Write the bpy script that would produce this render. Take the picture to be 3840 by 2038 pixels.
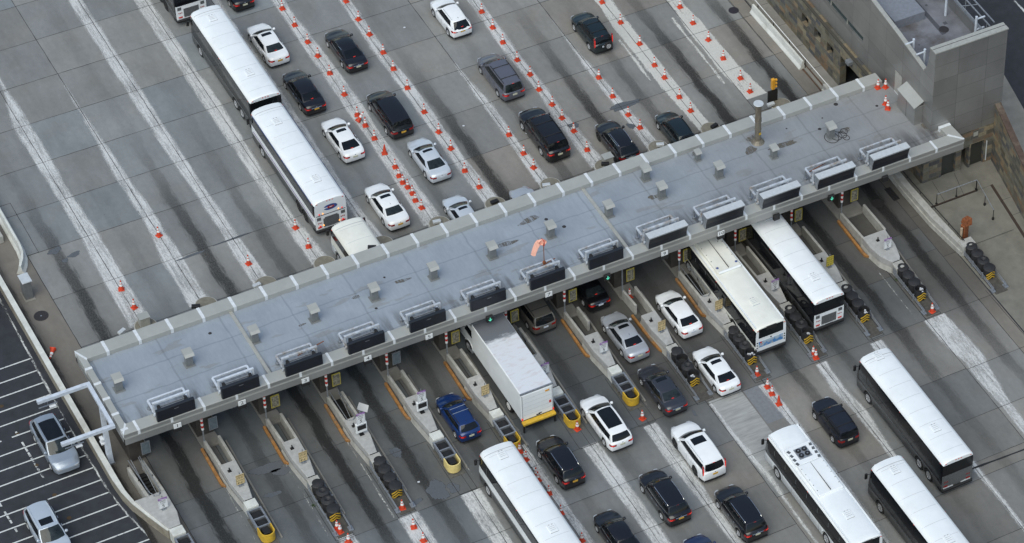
import bpy, bmesh, math, random
from mathutils import Vector, Matrix
R = math.radians
rnd = random.Random(7)
W = 4.57
for o in list(bpy.data.objects): bpy.data.objects.remove(o)
scn = bpy.context.scene
# ---------------------------------------------------------------- camera
def camera():
    a, b, c = -0.6655714689, 0.7670867030, 0.1254234865
    ca, sa, cb, sb, cc, sc = math.cos(a), math.sin(a), math.cos(b), math.sin(b), math.cos(c), math.sin(c)
    fwd = Vector((ca*cb, sa*cb, -sb)); right = Vector((sa, -ca, 0)); up = right.cross(fwd)
    r = right*cc + up*sc; u = -right*sc + up*cc
    cam = bpy.data.cameras.new('camera'); o = bpy.data.objects.new('camera', cam)
    scn.collection.objects.link(o)
    m = Matrix(((r.x, u.x, -fwd.x, -209.6575), (r.y, u.y, -fwd.y, 45.2142), (r.z, u.z, -fwd.z, 181.1730), (0, 0, 0, 1)))
    o.matrix_world = m
    cam.sensor_width = 36; cam.lens = 36*12885.98/3840; cam.shift_x = -0.59876
    cam.clip_start = 5; cam.clip_end = 2000
    scn.camera = o
camera()
# ---------------------------------------------------------------- daylight: overcast evening
world = bpy.data.worlds.new("World"); scn.world = world; world.use_nodes = True
wn = world.node_tree; bg = wn.nodes['Background']
sky = wn.nodes.new('ShaderNodeTexSky'); sky.sky_type = 'NISHITA'; sky.sun_disc = False
SUN_EL, SUN_ROT = R(55), R(318)
sky.sun_elevation = SUN_EL; sky.sun_rotation = SUN_ROT; sky.air_density = 1.3; sky.dust_density = 1.2; sky.ozone_density = 0.3
wn.links.new(sky.outputs[0], bg.inputs[0]); bg.inputs[1].default_value = 0.085
sl = bpy.data.lights.new('sun', 'SUN'); sl.energy = 1.5; sl.angle = R(60); sl.color = (.97, .96, .82)
so = bpy.data.objects.new('sun', sl); scn.collection.objects.link(so)
so.rotation_euler = (R(90)-SUN_EL, 0, math.pi-SUN_ROT)
scn.view_settings.view_transform = 'Standard'; scn.view_settings.look = 'None'
scn.view_settings.exposure = 0.60; scn.view_settings.gamma = 1.0
# ---------------------------------------------------------------- helpers
COL = scn.collection
def tag(o, label=None, cat=None, group=None, kind=None):
    if label: o['label'] = label
    if cat: o['category'] = cat
    if group: o['group'] = group
    if kind: o['kind'] = kind
    return o
def thing(name, label, cat, loc=(0, 0, 0), rz=0, group=None):
    o = bpy.data.objects.new(name, None); COL.objects.link(o); o.empty_display_size = .2
    o.location = loc; o.rotation_euler = (0, 0, rz)
    return tag(o, label, cat, group)
def copy_tree(o, parent=None):
    c = o.copy(); COL.objects.link(c); c.parent = parent
    for ch in list(o.children): copy_tree(ch, c)
    return c
class MB:
    def __init__(s): s.v = []; s.f = []
    def add(s, vs, fs):
        n = len(s.v); s.v += [tuple(v) for v in vs]; s.f += [tuple(i+n for i in f) for f in fs]; return s
    def box(s, x0, x1, y0, y1, z0, z1):
        return s.add([(x0,y0,z0),(x1,y0,z0),(x1,y1,z0),(x0,y1,z0),(x0,y0,z1),(x1,y0,z1),(x1,y1,z1),(x0,y1,z1)],
                     [(3,2,1,0),(4,5,6,7),(0,1,5,4),(1,2,6,5),(2,3,7,6),(3,0,4,7)])
    def cbox(s, c, d, rz=0):
        hx, hy, hz = d[0]/2, d[1]/2, d[2]/2; co, si = math.cos(rz), math.sin(rz)
        vs = [(c[0]+x*co-y*si, c[1]+x*si+y*co, c[2]+z) for z in (-hz, hz) for x, y in ((-hx,-hy),(hx,-hy),(hx,hy),(-hx,hy))]
        return s.add(vs, [(3,2,1,0),(4,5,6,7),(0,1,5,4),(1,2,6,5),(2,3,7,6),(3,0,4,7)])
    def prism(s, poly, z0, z1):
        n = len(poly)
        z0 = z0 if isinstance(z0, (list, tuple)) else [z0]*n; z1 = z1 if isinstance(z1, (list, tuple)) else [z1]*n
        ar = sum(poly[i][0]*poly[(i+1)%n][1]-poly[(i+1)%n][0]*poly[i][1] for i in range(n))
        idx = list(range(n)) if ar > 0 else list(range(n))[::-1]
        vs = [(poly[i][0], poly[i][1], z0[i]) for i in idx]+[(poly[i][0], poly[i][1], z1[i]) for i in idx]
        return s.add(vs, [tuple(range(n))[::-1], tuple(range(n, 2*n))]+[(i, (i+1)%n, n+(i+1)%n, n+i) for i in range(n)])
    def sheet(s, poly, z):
        n = len(poly); ar = sum(poly[i][0]*poly[(i+1)%n][1]-poly[(i+1)%n][0]*poly[i][1] for i in range(n))
        p = poly if ar > 0 else poly[::-1]
        return s.add([(x, y, z) for x, y in p], [tuple(range(n))])
    def cyl(s, p0, p1, r0, r1=None, n=12, cap=True):
        r1 = r0 if r1 is None else r1; p0, p1 = Vector(p0), Vector(p1); d = (p1-p0).normalized()
        a = d.orthogonal().normalized(); b = d.cross(a)
        vs = [p0+(a*math.cos(2*math.pi*i/n)+b*math.sin(2*math.pi*i/n))*r0 for i in range(n)]
        vs += [p1+(a*math.cos(2*math.pi*i/n)+b*math.sin(2*math.pi*i/n))*r1 for i in range(n)]
        fs = [(i, (i+1)%n, n+(i+1)%n, n+i) for i in range(n)]
        if cap: fs += [tuple(range(n))[::-1], tuple(range(n, 2*n))]
        return s.add(vs, fs)
    def tube(s, pts, r, n=8):
        for a, b in zip(pts[:-1], pts[1:]): s.cyl(a, b, r, n=n)
        return s
    def lathe(s, prof, c=(0, 0, 0), n=20, axis='z', cap=True):
        vs = []
        for r, h in prof:
            for i in range(n):
                t = 2*math.pi*i/n; x, y = r*math.cos(t), r*math.sin(t)
                vs.append((c[0]+x, c[1]+y, c[2]+h) if axis == 'z' else (c[0]+x, c[1]+h, c[2]-y))
        m = len(prof); fs = [(k*n+i, k*n+(i+1)%n, (k+1)*n+(i+1)%n, (k+1)*n+i) for k in range(m-1) for i in range(n)]
        if cap: fs += [tuple(range(n))[::-1], tuple(range((m-1)*n, m*n))]
        return s.add(vs, fs)
    def grid(s, fn, us, vs_, flip=False):
        P = [fn(u, v) for u in us for v in vs_]; m = len(vs_)
        fs = []
        for i in range(len(us)-1):
            for j in range(m-1):
                q = (i*m+j, (i+1)*m+j, (i+1)*m+j+1, i*m+j+1); fs.append(q[::-1] if flip else q)
        return s.add(P, fs)
    def build(s, name, m, parent=None, bev=0, smooth=False, ang=35, seg=1, fix=True):
        me = bpy.data.meshes.new(name)
        if bev or fix:
            bm = bmesh.new(); vs = [bm.verts.new(v) for v in s.v]
            for f in s.f:
                try: bm.faces.new([vs[i] for i in f])
                except ValueError: pass
            if smooth: bmesh.ops.remove_doubles(bm, verts=bm.verts, dist=.0005)
            bmesh.ops.recalc_face_normals(bm, faces=bm.faces)
            if bev:
                ed = [e for e in bm.edges if len(e.link_faces) == 2 and e.calc_face_angle(0) > R(30)]
                bmesh.ops.bevel(bm, geom=ed, offset=bev, segments=seg, affect='EDGES', profile=.5, clamp_overlap=True)
            bm.to_mesh(me); bm.free()
        else: me.from_pydata(s.v, [], s.f)
        if smooth:
            me.polygons.foreach_set('use_smooth', [True]*len(me.polygons)); me.set_sharp_from_angle(angle=R(ang))
        o = bpy.data.objects.new(name, me); me.materials.append(m); COL.objects.link(o)
        if parent: o.parent = parent
        return o
def ls(a, b, n): return [a+(b-a)*i/(n-1) for i in range(n)]
def lerp(a, b, t): return a+(b-a)*t
def interp(pts, x):
    if x <= pts[0][0]: return pts[0][1]
    for (a, p), (b, q) in zip(pts[:-1], pts[1:]):
        if x <= b:
            t = (x-a)/(b-a); return p+(q-p)*t
    return pts[-1][1]
def sinterp(pts, x):
    if x <= pts[0][0]: return pts[0][1]
    for (a, p), (b, q) in zip(pts[:-1], pts[1:]):
        if x <= b:
            t = (x-a)/(b-a); t = t*t*(3-2*t)*.6+t*.4; return p+(q-p)*t
    return pts[-1][1]
def text(body, size, m, parent, loc, rot=(R(90), 0, R(-90)), name='lettering', sx=1.0):
    cu = bpy.data.curves.new(name, 'FONT'); cu.body = body; cu.size = size; cu.align_x = 'CENTER'; cu.align_y = 'CENTER'
    cu.resolution_u = 2
    q = bpy.data.objects.new('tmp', cu); me = bpy.data.meshes.new_from_object(q); me.name = name; me.materials.append(m); bpy.data.objects.remove(q)
    o = bpy.data.objects.new(name, me); COL.objects.link(o); o.location = loc; o.rotation_euler = rot; o.scale = (sx, 1, 1)
    if parent: o.parent = parent
    return o
# ---------------------------------------------------------------- materials
class NT:
    def __init__(s, name):
        s.m = bpy.data.materials.new(name); s.m.use_nodes = True; s.t = s.m.node_tree; s.b = s.t.nodes['Principled BSDF']; s.out = s.t.nodes['Material Output']
    def n(s, k): return s.t.nodes.new('ShaderNode'+k)
    def L(s, a, b): s.t.links.new(a, b); return a
    def math(s, op, a, b=None, clamp=False):
        n = s.n('Math'); n.operation = op; n.use_clamp = clamp
        for i, v in enumerate((a, b)):
            if v is None: continue
            if isinstance(v, (int, float)): n.inputs[i].default_value = v
            else: s.L(v, n.inputs[i])
        return n.outputs[0]
    def pos(s, scale=(1, 1, 1), obj=False):
        if obj: o = s.n('TexCoord').outputs['Object']
        else: o = s.n('NewGeometry').outputs['Position']
        mp = s.n('Mapping'); mp.inputs['Scale'].default_value = scale; s.L(o, mp.inputs['Vector']); return mp.outputs[0]
    def noise(s, scale, detail=3, rough=.6, vec=None, dist=0):
        n = s.n('TexNoise'); n.inputs['Scale'].default_value = scale; n.inputs['Detail'].default_value = detail
        n.inputs['Roughness'].default_value = rough; n.inputs['Distortion'].default_value = dist
        if vec is not None: s.L(vec, n.inputs['Vector'])
        return n.outputs[0]
    def mr(s, v, a, b, c=0., d=1., smooth=False):
        n = s.n('MapRange'); n.inputs[1].default_value = a; n.inputs[2].default_value = b; n.inputs[3].default_value = c; n.inputs[4].default_value = d
        if smooth: n.interpolation_type = 'SMOOTHSTEP'
        s.L(v, n.inputs[0]); return n.outputs[0]
    def mix(s, f, a, b, mode='MIX'):
        n = s.n('Mix'); n.data_type = 'RGBA'; n.blend_type = mode
        for i, v in ((0, f), (6, a), (7, b)):
            if isinstance(v, (int, float)): n.inputs[i].default_value = v
            elif isinstance(v, tuple): n.inputs[i].default_value = (*v, 1)
            else: s.L(v, n.inputs[i])
        return n.outputs[2]
    def bump(s, h, d=.02, st=.5):
        n = s.n('Bump'); n.inputs['Distance'].default_value = d; n.inputs['Strength'].default_value = st
        s.L(h, n.inputs['Height']); s.L(n.outputs[0], s.b.inputs['Normal'])
def mat(name, rgb, rough=.6, metal=0, var=.12, scale=4, bump=0, coat=0, dirt=None, spec=.5, obj=False, stretch=(1, 1, 1)):
    t = NT(name); t.b.inputs['Roughness'].default_value = rough; t.b.inputs['Metallic'].default_value = metal
    t.b.inputs['Coat Weight'].default_value = coat; t.b.inputs['Coat Roughness'].default_value = .06; t.b.inputs['Specular IOR Level'].default_value = spec
    v = t.pos(stretch, obj); nz = t.noise(scale, 4, .6, v)
    f = t.mr(nz, .3, .7, 1-var, 1+var); c = t.n('VectorMath'); c.operation = 'SCALE'; c.inputs[0].default_value = rgb; t.L(f, c.inputs['Scale'])
    col = c.outputs[0]
    if dirt:
        n2 = t.noise(scale*.45, 5, .7, v); col = t.mix(t.mr(n2, .5, .72, 0, dirt[3]), col, dirt[:3])
    t.L(col, t.b.inputs['Base Color'])
    if bump: t.bump(nz, .01, bump)
    return t.m
def paint(name, rgb, metal=.0, rough=.3): return mat(name, rgb, rough, metal, var=.05, scale=1.2, coat=.6, obj=True)
def emit(name, rgb, st):
    t = NT(name); t.b.inputs['Base Color'].default_value = (*rgb, 1); t.b.inputs['Emission Color'].default_value = (*rgb, 1); t.b.inputs['Emission Strength'].default_value = st
    nz = t.noise(30, 2, .5, t.pos(obj=True)); t.L(t.mr(nz, .2, .8, st*.7, st*1.3), t.b.inputs['Emission Strength']); return t.m
M = {}
M['white'] = paint('white_paint', (.86, .88, .90)); M['black'] = paint('black_paint', (.006, .006, .008)); M['silver'] = paint('silver_paint', (.47, .49, .53), .35, .35)
M['lightsilver'] = paint('light_silver_paint', (.62, .67, .73), .2, .3); M['graphite'] = paint('graphite_paint', (.045, .048, .06), .3); M['blue'] = paint('blue_paint', (.008, .034, .14), .2)
M['green'] = paint('dark_green_paint', (.006, .014, .017)); M['greyviolet'] = paint('grey_violet_paint', (.13, .135, .165), .3); M['tan'] = paint('taupe_paint', (.16, .15, .135), .3)
M['dullblack'] = mat('faded_black_paint', (.012, .014, .022), .38, coat=.2, obj=True); M['darkblue'] = paint('navy_paint', (.01, .02, .07)); M['bluesilver'] = paint('blue_silver_paint', (.50, .56, .64), .25, .3)
M['q7'] = paint('steel_blue_paint', (.34, .39, .46), .4, .32)
M['glass'] = mat('dark_glass', (.008, .010, .012), .07, var=.3, scale=1.5, spec=.4, obj=True); M['clearish'] = mat('tinted_glass', (.018, .024, .025), .06, var=.6, scale=2.5, spec=.5, obj=True)
M['tyre'] = mat('tyre_rubber', (.014, .014, .015), .85, var=.3, obj=True); M['rim'] = mat('alloy_rim', (.50, .51, .53), .35, .25, obj=True); M['darkrim'] = mat('dark_rim', (.03, .03, .03), .4, .5, obj=True)
M['trim'] = mat('black_trim', (.012, .012, .013), .6, obj=True); M['chrome'] = mat('chrome', (.75, .76, .78), .15, .95, obj=True); M['interior'] = mat('seat_cloth', (.12, .12, .12), .9, obj=True)
M['tail'] = mat('red_lamp_glass', (.28, .006, .005), .15, coat=.5, obj=True); M['taillit'] = emit('lit_red_lamp', (.8, .03, .02), .28); M['head'] = mat('clear_lamp_glass', (.5, .52, .54), .12, .3, obj=True)
M['amber'] = emit('lit_amber_lamp', (1, .42, .1), .8); M['plate_y'] = mat('yellow_plate', (.62, .36, .05), .5, var=.25, scale=40, obj=True); M['plate_w'] = mat('pale_plate', (.55, .55, .42), .5, var=.3, scale=40, obj=True)
M['plate_b'] = mat('white_plate', (.6, .64, .7), .5, var=.3, scale=40, obj=True)
M['buswhite'] = mat('white_bus_paint', (.83, .86, .88), .35, var=.04, scale=.7, dirt=(.62, .64, .66, .35), obj=True, coat=.3); M['buscream'] = mat('cream_roof_paint', (.79, .79, .73), .45, var=.05, scale=.8, dirt=(.55, .52, .44, .4), obj=True)
M['busblack'] = mat('black_bus_glass', (.008, .009, .011), .09, var=.35, scale=.8, spec=.4, obj=True); M['busgrey'] = mat('brushed_bus_side', (.12, .123, .128), .3, .5, var=.5, scale=1.1, obj=True, stretch=(.3, 1, 3))
M['seam'] = mat('grey_seam', (.45, .47, .49), .6, obj=True); M['grille'] = mat('engine_grille', (.16, .165, .17), .45, .4, var=.5, scale=9, obj=True, stretch=(1, 1, 6)); M['busblue'] = mat('blue_stripe_paint', (.05, .09, .28), .4, obj=True); M['buspurple'] = mat('purple_stripe_paint', (.16, .07, .25), .4, obj=True)
M['redpaint'] = mat('red_paint', (.55, .03, .02), .45, obj=True); M['orange'] = mat('cone_orange', (.60, .055, .018), .55, var=.2, scale=6, dirt=(.25, .05, .02, .5), obj=True); M['reflect'] = mat('reflective_white', (.8, .8, .8), .4, var=.08, obj=True)
M['concrete'] = mat('concrete_wall', (.40, .395, .37), .85, var=.16, scale=2.2, bump=.25, dirt=(.21, .19, .15, .55)); M['deck'] = mat('concrete_deck', (.40, .40, .395), .85, var=.12, scale=3, bump=.2, dirt=(.28, .27, .25, .5))
M['whitebar'] = mat('pale_barrier_concrete', (.62, .63, .60), .8, var=.12, scale=1.5, bump=.2, dirt=(.30, .27, .21, .45)); M['kerborange'] = mat('worn_orange_kerb', (.33, .155, .045), .8, var=.3, scale=3, dirt=(.15, .13, .10, 1.))
M['steel'] = mat('galvanised_steel', (.34, .36, .39), .45, .6, var=.2, scale=6); M['bluesteel'] = mat('pale_blue_frame_paint', (.56, .61, .69), .5, var=.14, scale=3); M['rusty'] = mat('rust_patched_frame_paint', (.44, .48, .54), .7, var=.2, scale=3, dirt=(.22, .15, .08, .9))
M['capmetal'] = mat('parapet_cap_metal', (.40, .405, .385), .45, .15, var=.07, scale=.8); M['fascia'] = mat('stainless_fascia', (.33, .33, .325), .34, .5, var=.12, scale=.5, stretch=(1, .35, 1)); M['seamwhite'] = mat('white_joint_cover', (.66, .69, .72), .5)
M['ventmetal'] = mat('vent_metal', (.40, .40, .37), .5, .15, var=.1); M['ventdark'] = mat('vent_shaft_metal', (.22, .23, .23), .5, .3); M['panelblack'] = mat('sign_face_black', (.008, .010, .017), .45, var=.25, scale=2); M['panelcase'] = mat('sign_case_black', (.014, .018, .026), .5)
M['hood'] = mat('sign_hood_silver', (.60, .63, .65), .4, .2, var=.08); M['brown'] = mat('booth_bronze', (.055, .048, .042), .6, var=.25, scale=2); M['windsock'] = mat('windsock_cloth', (.88, .46, .36), .8, var=.12, scale=5); M['rust'] = mat('rusty_iron', (.22, .07, .025), .85, var=.5, scale=9, bump=.5)
M['stack'] = mat('flue_metal', (.23, .205, .165), .5, .5, var=.25, scale=3, stretch=(1, 1, .3), dirt=(.16, .09, .05, .6)); M['trafficyellow'] = mat('signal_yellow', (.75, .36, .03), .45); M['yellow'] = mat('yellow_guard', (.64, .40, .035), .5, var=.12, dirt=(.2, .14, .05, .5)); M['paleyellow'] = mat('pale_yellow_guard', (.75, .60, .24), .5, var=.1)
M['barrel'] = mat('black_plastic_barrel', (.022, .022, .024), .6, var=.35, scale=3); M['asphalt'] = mat('asphalt', (.030, .033, .041), .9, var=.22, scale=1.2, bump=.3); M['iron'] = mat('cast_iron', (.03, .027, .028), .6, var=.3, scale=12)
M['signwhite'] = mat('sign_white', (.74, .76, .78), .45, var=.04); M['signtan'] = mat('sign_tan', (.60, .47, .25), .5, var=.08); M['signyellow'] = mat('sign_yellow', (.62, .50, .07), .5, var=.08); M['ink'] = mat('sign_ink', (.012, .012, .014), .6); M['purple'] = mat('sign_purple', (.27, .13, .36), .5)
M['poster'] = mat('poster_print', (.22, .20, .15), .6, var=.85, scale=7); M['posteryellow'] = mat('poster_yellow_border', (.44, .36, .06), .55); M['bluegrey_glass'] = mat('booth_pane', (.13, .16, .18), .25, var=.15, spec=.6)
M['litgreen'] = emit('lit_green_arrow', (.12, .75, .5), .25); M['dirtyfoil'] = mat('litter', (.6, .62, .66), .6)
# ---------------------------------------------------------------- ground
def paving_mat():
    t = NT('concrete_paving')
    g = t.n('NewGeometry').outputs['Position']; sp = t.n('SeparateXYZ'); t.L(g, sp.inputs[0]); X, Y = sp.outputs[0], sp.outputs[1]
    k = t.math('MULTIPLY', Y, -1/W)
    at = t.n('Attribute'); at.attribute_name = 'tone'
    lane = t.math('FLOOR', k)
    rp = t.n('ValToRGB'); rp.color_ramp.interpolation = 'CONSTANT'
    top = [.8, .15, .8, .45, .3, .2, .35, .85, .45, .9, .5, 1., .95, .2, 0]
    bot = [.95, .45, 1., .8, .5, .35, .45, .35, .3, .85, .6, .9, .9, .2, 0]
    cen = [.43, .5, .5, .46, .45, .45, .35, .3, .42, .55, .43, .48, .72, .5, .5]
    el = rp.color_ramp.elements
    el[0].position = 0; el[1].position = 14/15
    for i in range(1, 14): el.new(i/15)
    for i, e in enumerate(sorted(el, key=lambda e: e.position)): e.color = (top[i], bot[i], cen[i], 1)
    t.L(t.math('DIVIDE', t.math('ADD', lane, .5), 15.), rp.inputs[0])
    sc = t.n('SeparateColor'); t.L(rp.outputs[0], sc.inputs[0])
    wob = t.noise(.35, 2, .5, g); w2 = t.noise(1.0, 6, .8, t.pos((.6, 4.5, 1))); w3 = t.noise(9, 3, .7, t.pos((.6, 1.6, 1)))
    d = t.math('ABSOLUTE', t.math('ADD', t.math('SUBTRACT', t.math('SUBTRACT', k, lane), sc.outputs[2]), t.mr(wob, .3, .7, -.03, .03)))
    core = t.mr(t.math('ADD', d, t.mr(w2, .3, .7, -.05, .05)), .05, .135, 1, 0, True)
    halo = t.mr(d, .06, .30, 1, 0, True)
    et = t.mr(X, -30, -12, 1, .12, True); eb = t.mr(X, -72, -50, .25, 1, True); sel = t.math('GREATER_THAN', X, -40.)
    inz = t.mr(X, -46, -35, 1, 1)
    a_ = t.math('ADD', t.math('MULTIPLY', t.math('MULTIPLY', sc.outputs[0], et), sel), t.math('MULTIPLY', t.math('MULTIPLY', sc.outputs[1], eb), t.math('SUBTRACT', 1., sel)))
    st = t.math('MULTIPLY', t.math('MULTIPLY', core, t.mr(w3, .25, .6, .5, 1)), a_)
    hs = t.math('MULTIPLY', t.math('MULTIPLY', halo, t.math('ADD', a_, .15)), .20)
    dark = t.math('MULTIPLY', t.math('SUBTRACT', 1., t.math('MULTIPLY', t.math('MULTIPLY', st, 1.25, True), .85)), t.math('SUBTRACT', 1., hs))
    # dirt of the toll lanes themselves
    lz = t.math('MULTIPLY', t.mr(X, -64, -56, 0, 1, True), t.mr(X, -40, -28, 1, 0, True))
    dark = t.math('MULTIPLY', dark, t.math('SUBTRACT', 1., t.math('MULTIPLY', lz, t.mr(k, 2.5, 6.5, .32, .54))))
    n1 = t.noise(.22, 4, .6, g); n2 = t.noise(2.2, 6, .75, g); n3 = t.noise(38, 3, .8, g); n4 = t.noise(.9, 4, .65, t.pos((.5, 2.2, 1)))
    f = t.math('MULTIPLY', t.mr(n1, .3, .7, .88, 1.10), t.mr(n2, .25, .75, .90, 1.09)); f = t.math('MULTIPLY', f, t.mr(n3, .3, .7, .94, 1.06)); f = t.math('MULTIPLY', f, t.mr(n4, .3, .7, .93, 1.06))
    spots = t.mr(t.noise(5.5, 2, .5, g), .74, .78, 1, .55); f = t.math('MULTIPLY', f, spots)
    f = t.math('MULTIPLY', f, dark)
    v = t.n('VectorMath'); v.operation = 'SCALE'; t.L(at.outputs[0], v.inputs[0]); t.L(f, v.inputs['Scale'])
    warm = t.mr(t.noise(.5, 4, .6, g), .5, .75, 0, .35); c = t.mix(warm, v.outputs[0], (1.05, .96, .86), 'MULTIPLY')
    t.L(c, t.b.inputs['Base Color']); t.b.inputs['Roughness'].default_value = .86; t.bump(n3, .004, .25); return t.m
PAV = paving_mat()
def paint_mat(name, rgb, lo, hi, seed, am=1.):
    t = NT(name); t.b.inputs['Roughness'].default_value = .75
    g = t.pos((.28, 3.0, 1)); g2 = t.pos((.8, 2.0, 1)); at = t.n('Attribute'); at.attribute_name = 'edge'
    n = t.noise(1.4, 7, .78, g); n2 = t.noise(5, 6, .8, g2); n3 = t.noise(.35, 2, .5, t.pos())
    s = t.math('ADD', t.math('ADD', t.math('MULTIPLY', n, .6), t.math('MULTIPLY', n2, .4)), t.mr(n3, .3, .7, -.05, .06))
    e = t.mr(at.outputs['Fac'], 0, .22, -.22, 0)
    a = t.mr(t.math('ADD', s, e), lo, hi, 0, am)
    tr = t.n('BsdfTransparent'); mx = t.n('MixShader'); t.L(a, mx.inputs[0]); t.L(tr.outputs[0], mx.inputs[1]); t.L(t.b.outputs[0], mx.inputs[2]); t.L(mx.outputs[0], t.out.inputs[0])
    v = t.n('VectorMath'); v.operation = 'SCALE'; v.inputs[0].default_value = rgb; t.L(t.mr(n2, .3, .7, .8, 1.1), v.inputs['Scale']); t.L(v.outputs[0], t.b.inputs['Base Color'])
    return t.m
M['stripe'] = paint_mat('worn_white_paint', (.66, .67, .67), .33, .55, 1, .9); M['stripe2'] = paint_mat('fresh_white_paint', (.60, .60, .575), .34, .43, 2, .95)
M['linewhite'] = paint_mat('road_line_paint', (.62, .64, .64), .30, .42, 3)
M['joint'] = mat('joint_tar', (.022, .023, .026), .9); M['patch'] = paint_mat('tar_patch', (.10, .11, .125), .34, .44, 4)
M['yardconc'] = mat('yard_concrete', (.185, .178, .155), .9, var=.16, scale=.8, bump=.2, dirt=(.12, .115, .10, .6)); M['walkconc'] = mat('walk_concrete', (.235, .225, .205), .9, var=.14, scale=.9, bump=.2, dirt=(.15, .14, .12, .5))
M['brownedge'] = mat('brown_edge', (.045, .03, .024), .85)
def struct(name, mb, m, **k): return tag(mb.build(name, m, **k), kind='structure')
struct('ground', MB().sheet([(-260, -260), (220, -260), (220, 220), (-260, 220)], -.06), M['asphalt'], fix=False)
rows_t = [4.524*i for i in range(9, -6, -1)]+[-27.74, -33.2, -37.8, -42.3]
def slab_rows(k):
    up = rows_t + ([-49.2] if k % 2 else [-50.4]) + ([-54.0] if k % 3 else [-53.0])
    lo = [-58.75, -63.15, -67.7, -72.2, -76.7, -81.2] if k < 8 else [-59.2, -65.0, -69.4, -74.7, -80.1, -84.6]
    if k == 11: lo = [-59.2, -64.9, -69.4, -73.2, -74.6, -80.0, -84.6]
    return up+lo
def paving():
    mb = MB(); tones = []; js = MB()
    def joint(x0, y0, x1, y1, w=.025):
        L = math.hypot(x1-x0, y1-y0); n = max(2, int(L/.6)); nx, ny = -(y1-y0)/L, (x1-x0)/L; pl, pr = [], []
        for i in range(n+1):
            t = i/n; o = rnd.uniform(-.012, .012) if 0 < i < n else 0; ww = w*rnd.uniform(.8, 1.7)/2
            x, y = lerp(x0, x1, t)+nx*o, lerp(y0, y1, t)+ny*o; pl.append((x+nx*ww, y+ny*ww)); pr.append((x-nx*ww, y-ny*ww))
        for i in range(n): js.sheet([pl[i], pl[i+1], pr[i+1], pr[i]], .012)
    r2 = random.Random(11)
    for k in range(-1, 14):
        rows = slab_rows(k)
        y0, y1 = -k*W, -(k+1)*W
        if k == -1: y0, y1 = 2.62, 0
        if k == 13: y0, y1 = -13*W, -13*W-1.1
        for a, b in zip(rows[:-1], rows[1:]):
            if k == 13 and (a < -48): y1 = -60.55
            mb.sheet([(a, y0), (b, y0), (b, y1), (a, y1)], 0.)
            v = r2.uniform(.90, 1.10); warmth = r2.uniform(-.045, .045)
            top = a > -30
            base = .225 if top else .188
            if k >= 9 and a < -50: base = .225
            if a < -64 and k >= 10: base = .175
            cx = warmth + (.025 if k >= 7 else -.035) - (.0 if top else .01)
            if k == -1: base, cx = .17, .10
            if k == 13: base, cx = .20, .10
            if k == 12 and a < -44: base = .22
            tones.append((base*v*(.99+cx), base*v*1.0, base*v*(.985-cx)))
            if k > -1: joint(b, y0, b, y1)
        if k >= 0:
            joint(40, -k*W, -84, -k*W, .03)
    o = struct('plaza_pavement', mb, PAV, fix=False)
    ca = o.data.color_attributes.new('tone', 'FLOAT_COLOR', 'CORNER')
    i = 0
    for p, c in zip(o.data.polygons, tones):
        for _ in p.vertices: ca.data[i].color = (*c, 1); i += 1
    for s in ((-73.6, -49.6, -73.95, -58, .13), (40, -59.27, -27.46, -59.35), (-58.6, -60.36, -84, -60.9), (-16.7, -.9, -22.6, -.85), (-16.7, -.1, -16.7, -.9), (-22.6, 0, -22.6, -.9)): joint(*s)
    for k in range(2, 13):   # thickened slab in front of every attenuator
        c = -k*W+DY(k); x = -58.6-.05*(k-2)
        joint(x, c+.66, x, c-.66); joint(x, c+.66, x+5.4, c+.62); joint(x, c-.66, x+5.4, c-.62)
    struct('pavement_joint', js, M['joint'], fix=False)
def DY(k): return .24 if k <= 5 else interp([(5, .24), (7, .10), (10, -.2), (11, -.38), (12, -.65), (13, -1.4)], k)
paving()
def ribbon(mb, pts, z, ed):
    """pts: (x, left, right) world y; adds a strip 5 verts across with an edge distance attribute"""
    for (xa, la, ra), (xb, lb, rb) in zip(pts[:-1], pts[1:]):
        n = max(1, int(abs(xa-xb)/1.2))
        for i in range(n):
            t0, t1 = i/n, (i+1)/n; ys = []
            for t in (t0, t1): ys.append((lerp(xa, xb, t), lerp(la, lb, t), lerp(ra, rb, t)))
            fr = (0, .18, .5, .82, 1)
            for j in range(4):
                q = [(ys[0][0], lerp(ys[0][1], ys[0][2], fr[j])), (ys[1][0], lerp(ys[1][1], ys[1][2], fr[j])), (ys[1][0], lerp(ys[1][1], ys[1][2], fr[j+1])), (ys[0][0], lerp(ys[0][1], ys[0][2], fr[j+1]))]
                mb.add([(x, y, z) for x, y in q], [(0, 1, 2, 3)])
                e = [min(fr[j], 1-fr[j])]*2+[min(fr[j+1], 1-fr[j+1])]*2; ed.extend([v*abs(ys[0][1]-ys[0][2]) for v in e])
def edge_attr(o, ed):
    a = o.data.attributes.new('edge', 'FLOAT', 'CORNER'); a.data.foreach_set('value', ed)
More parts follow.
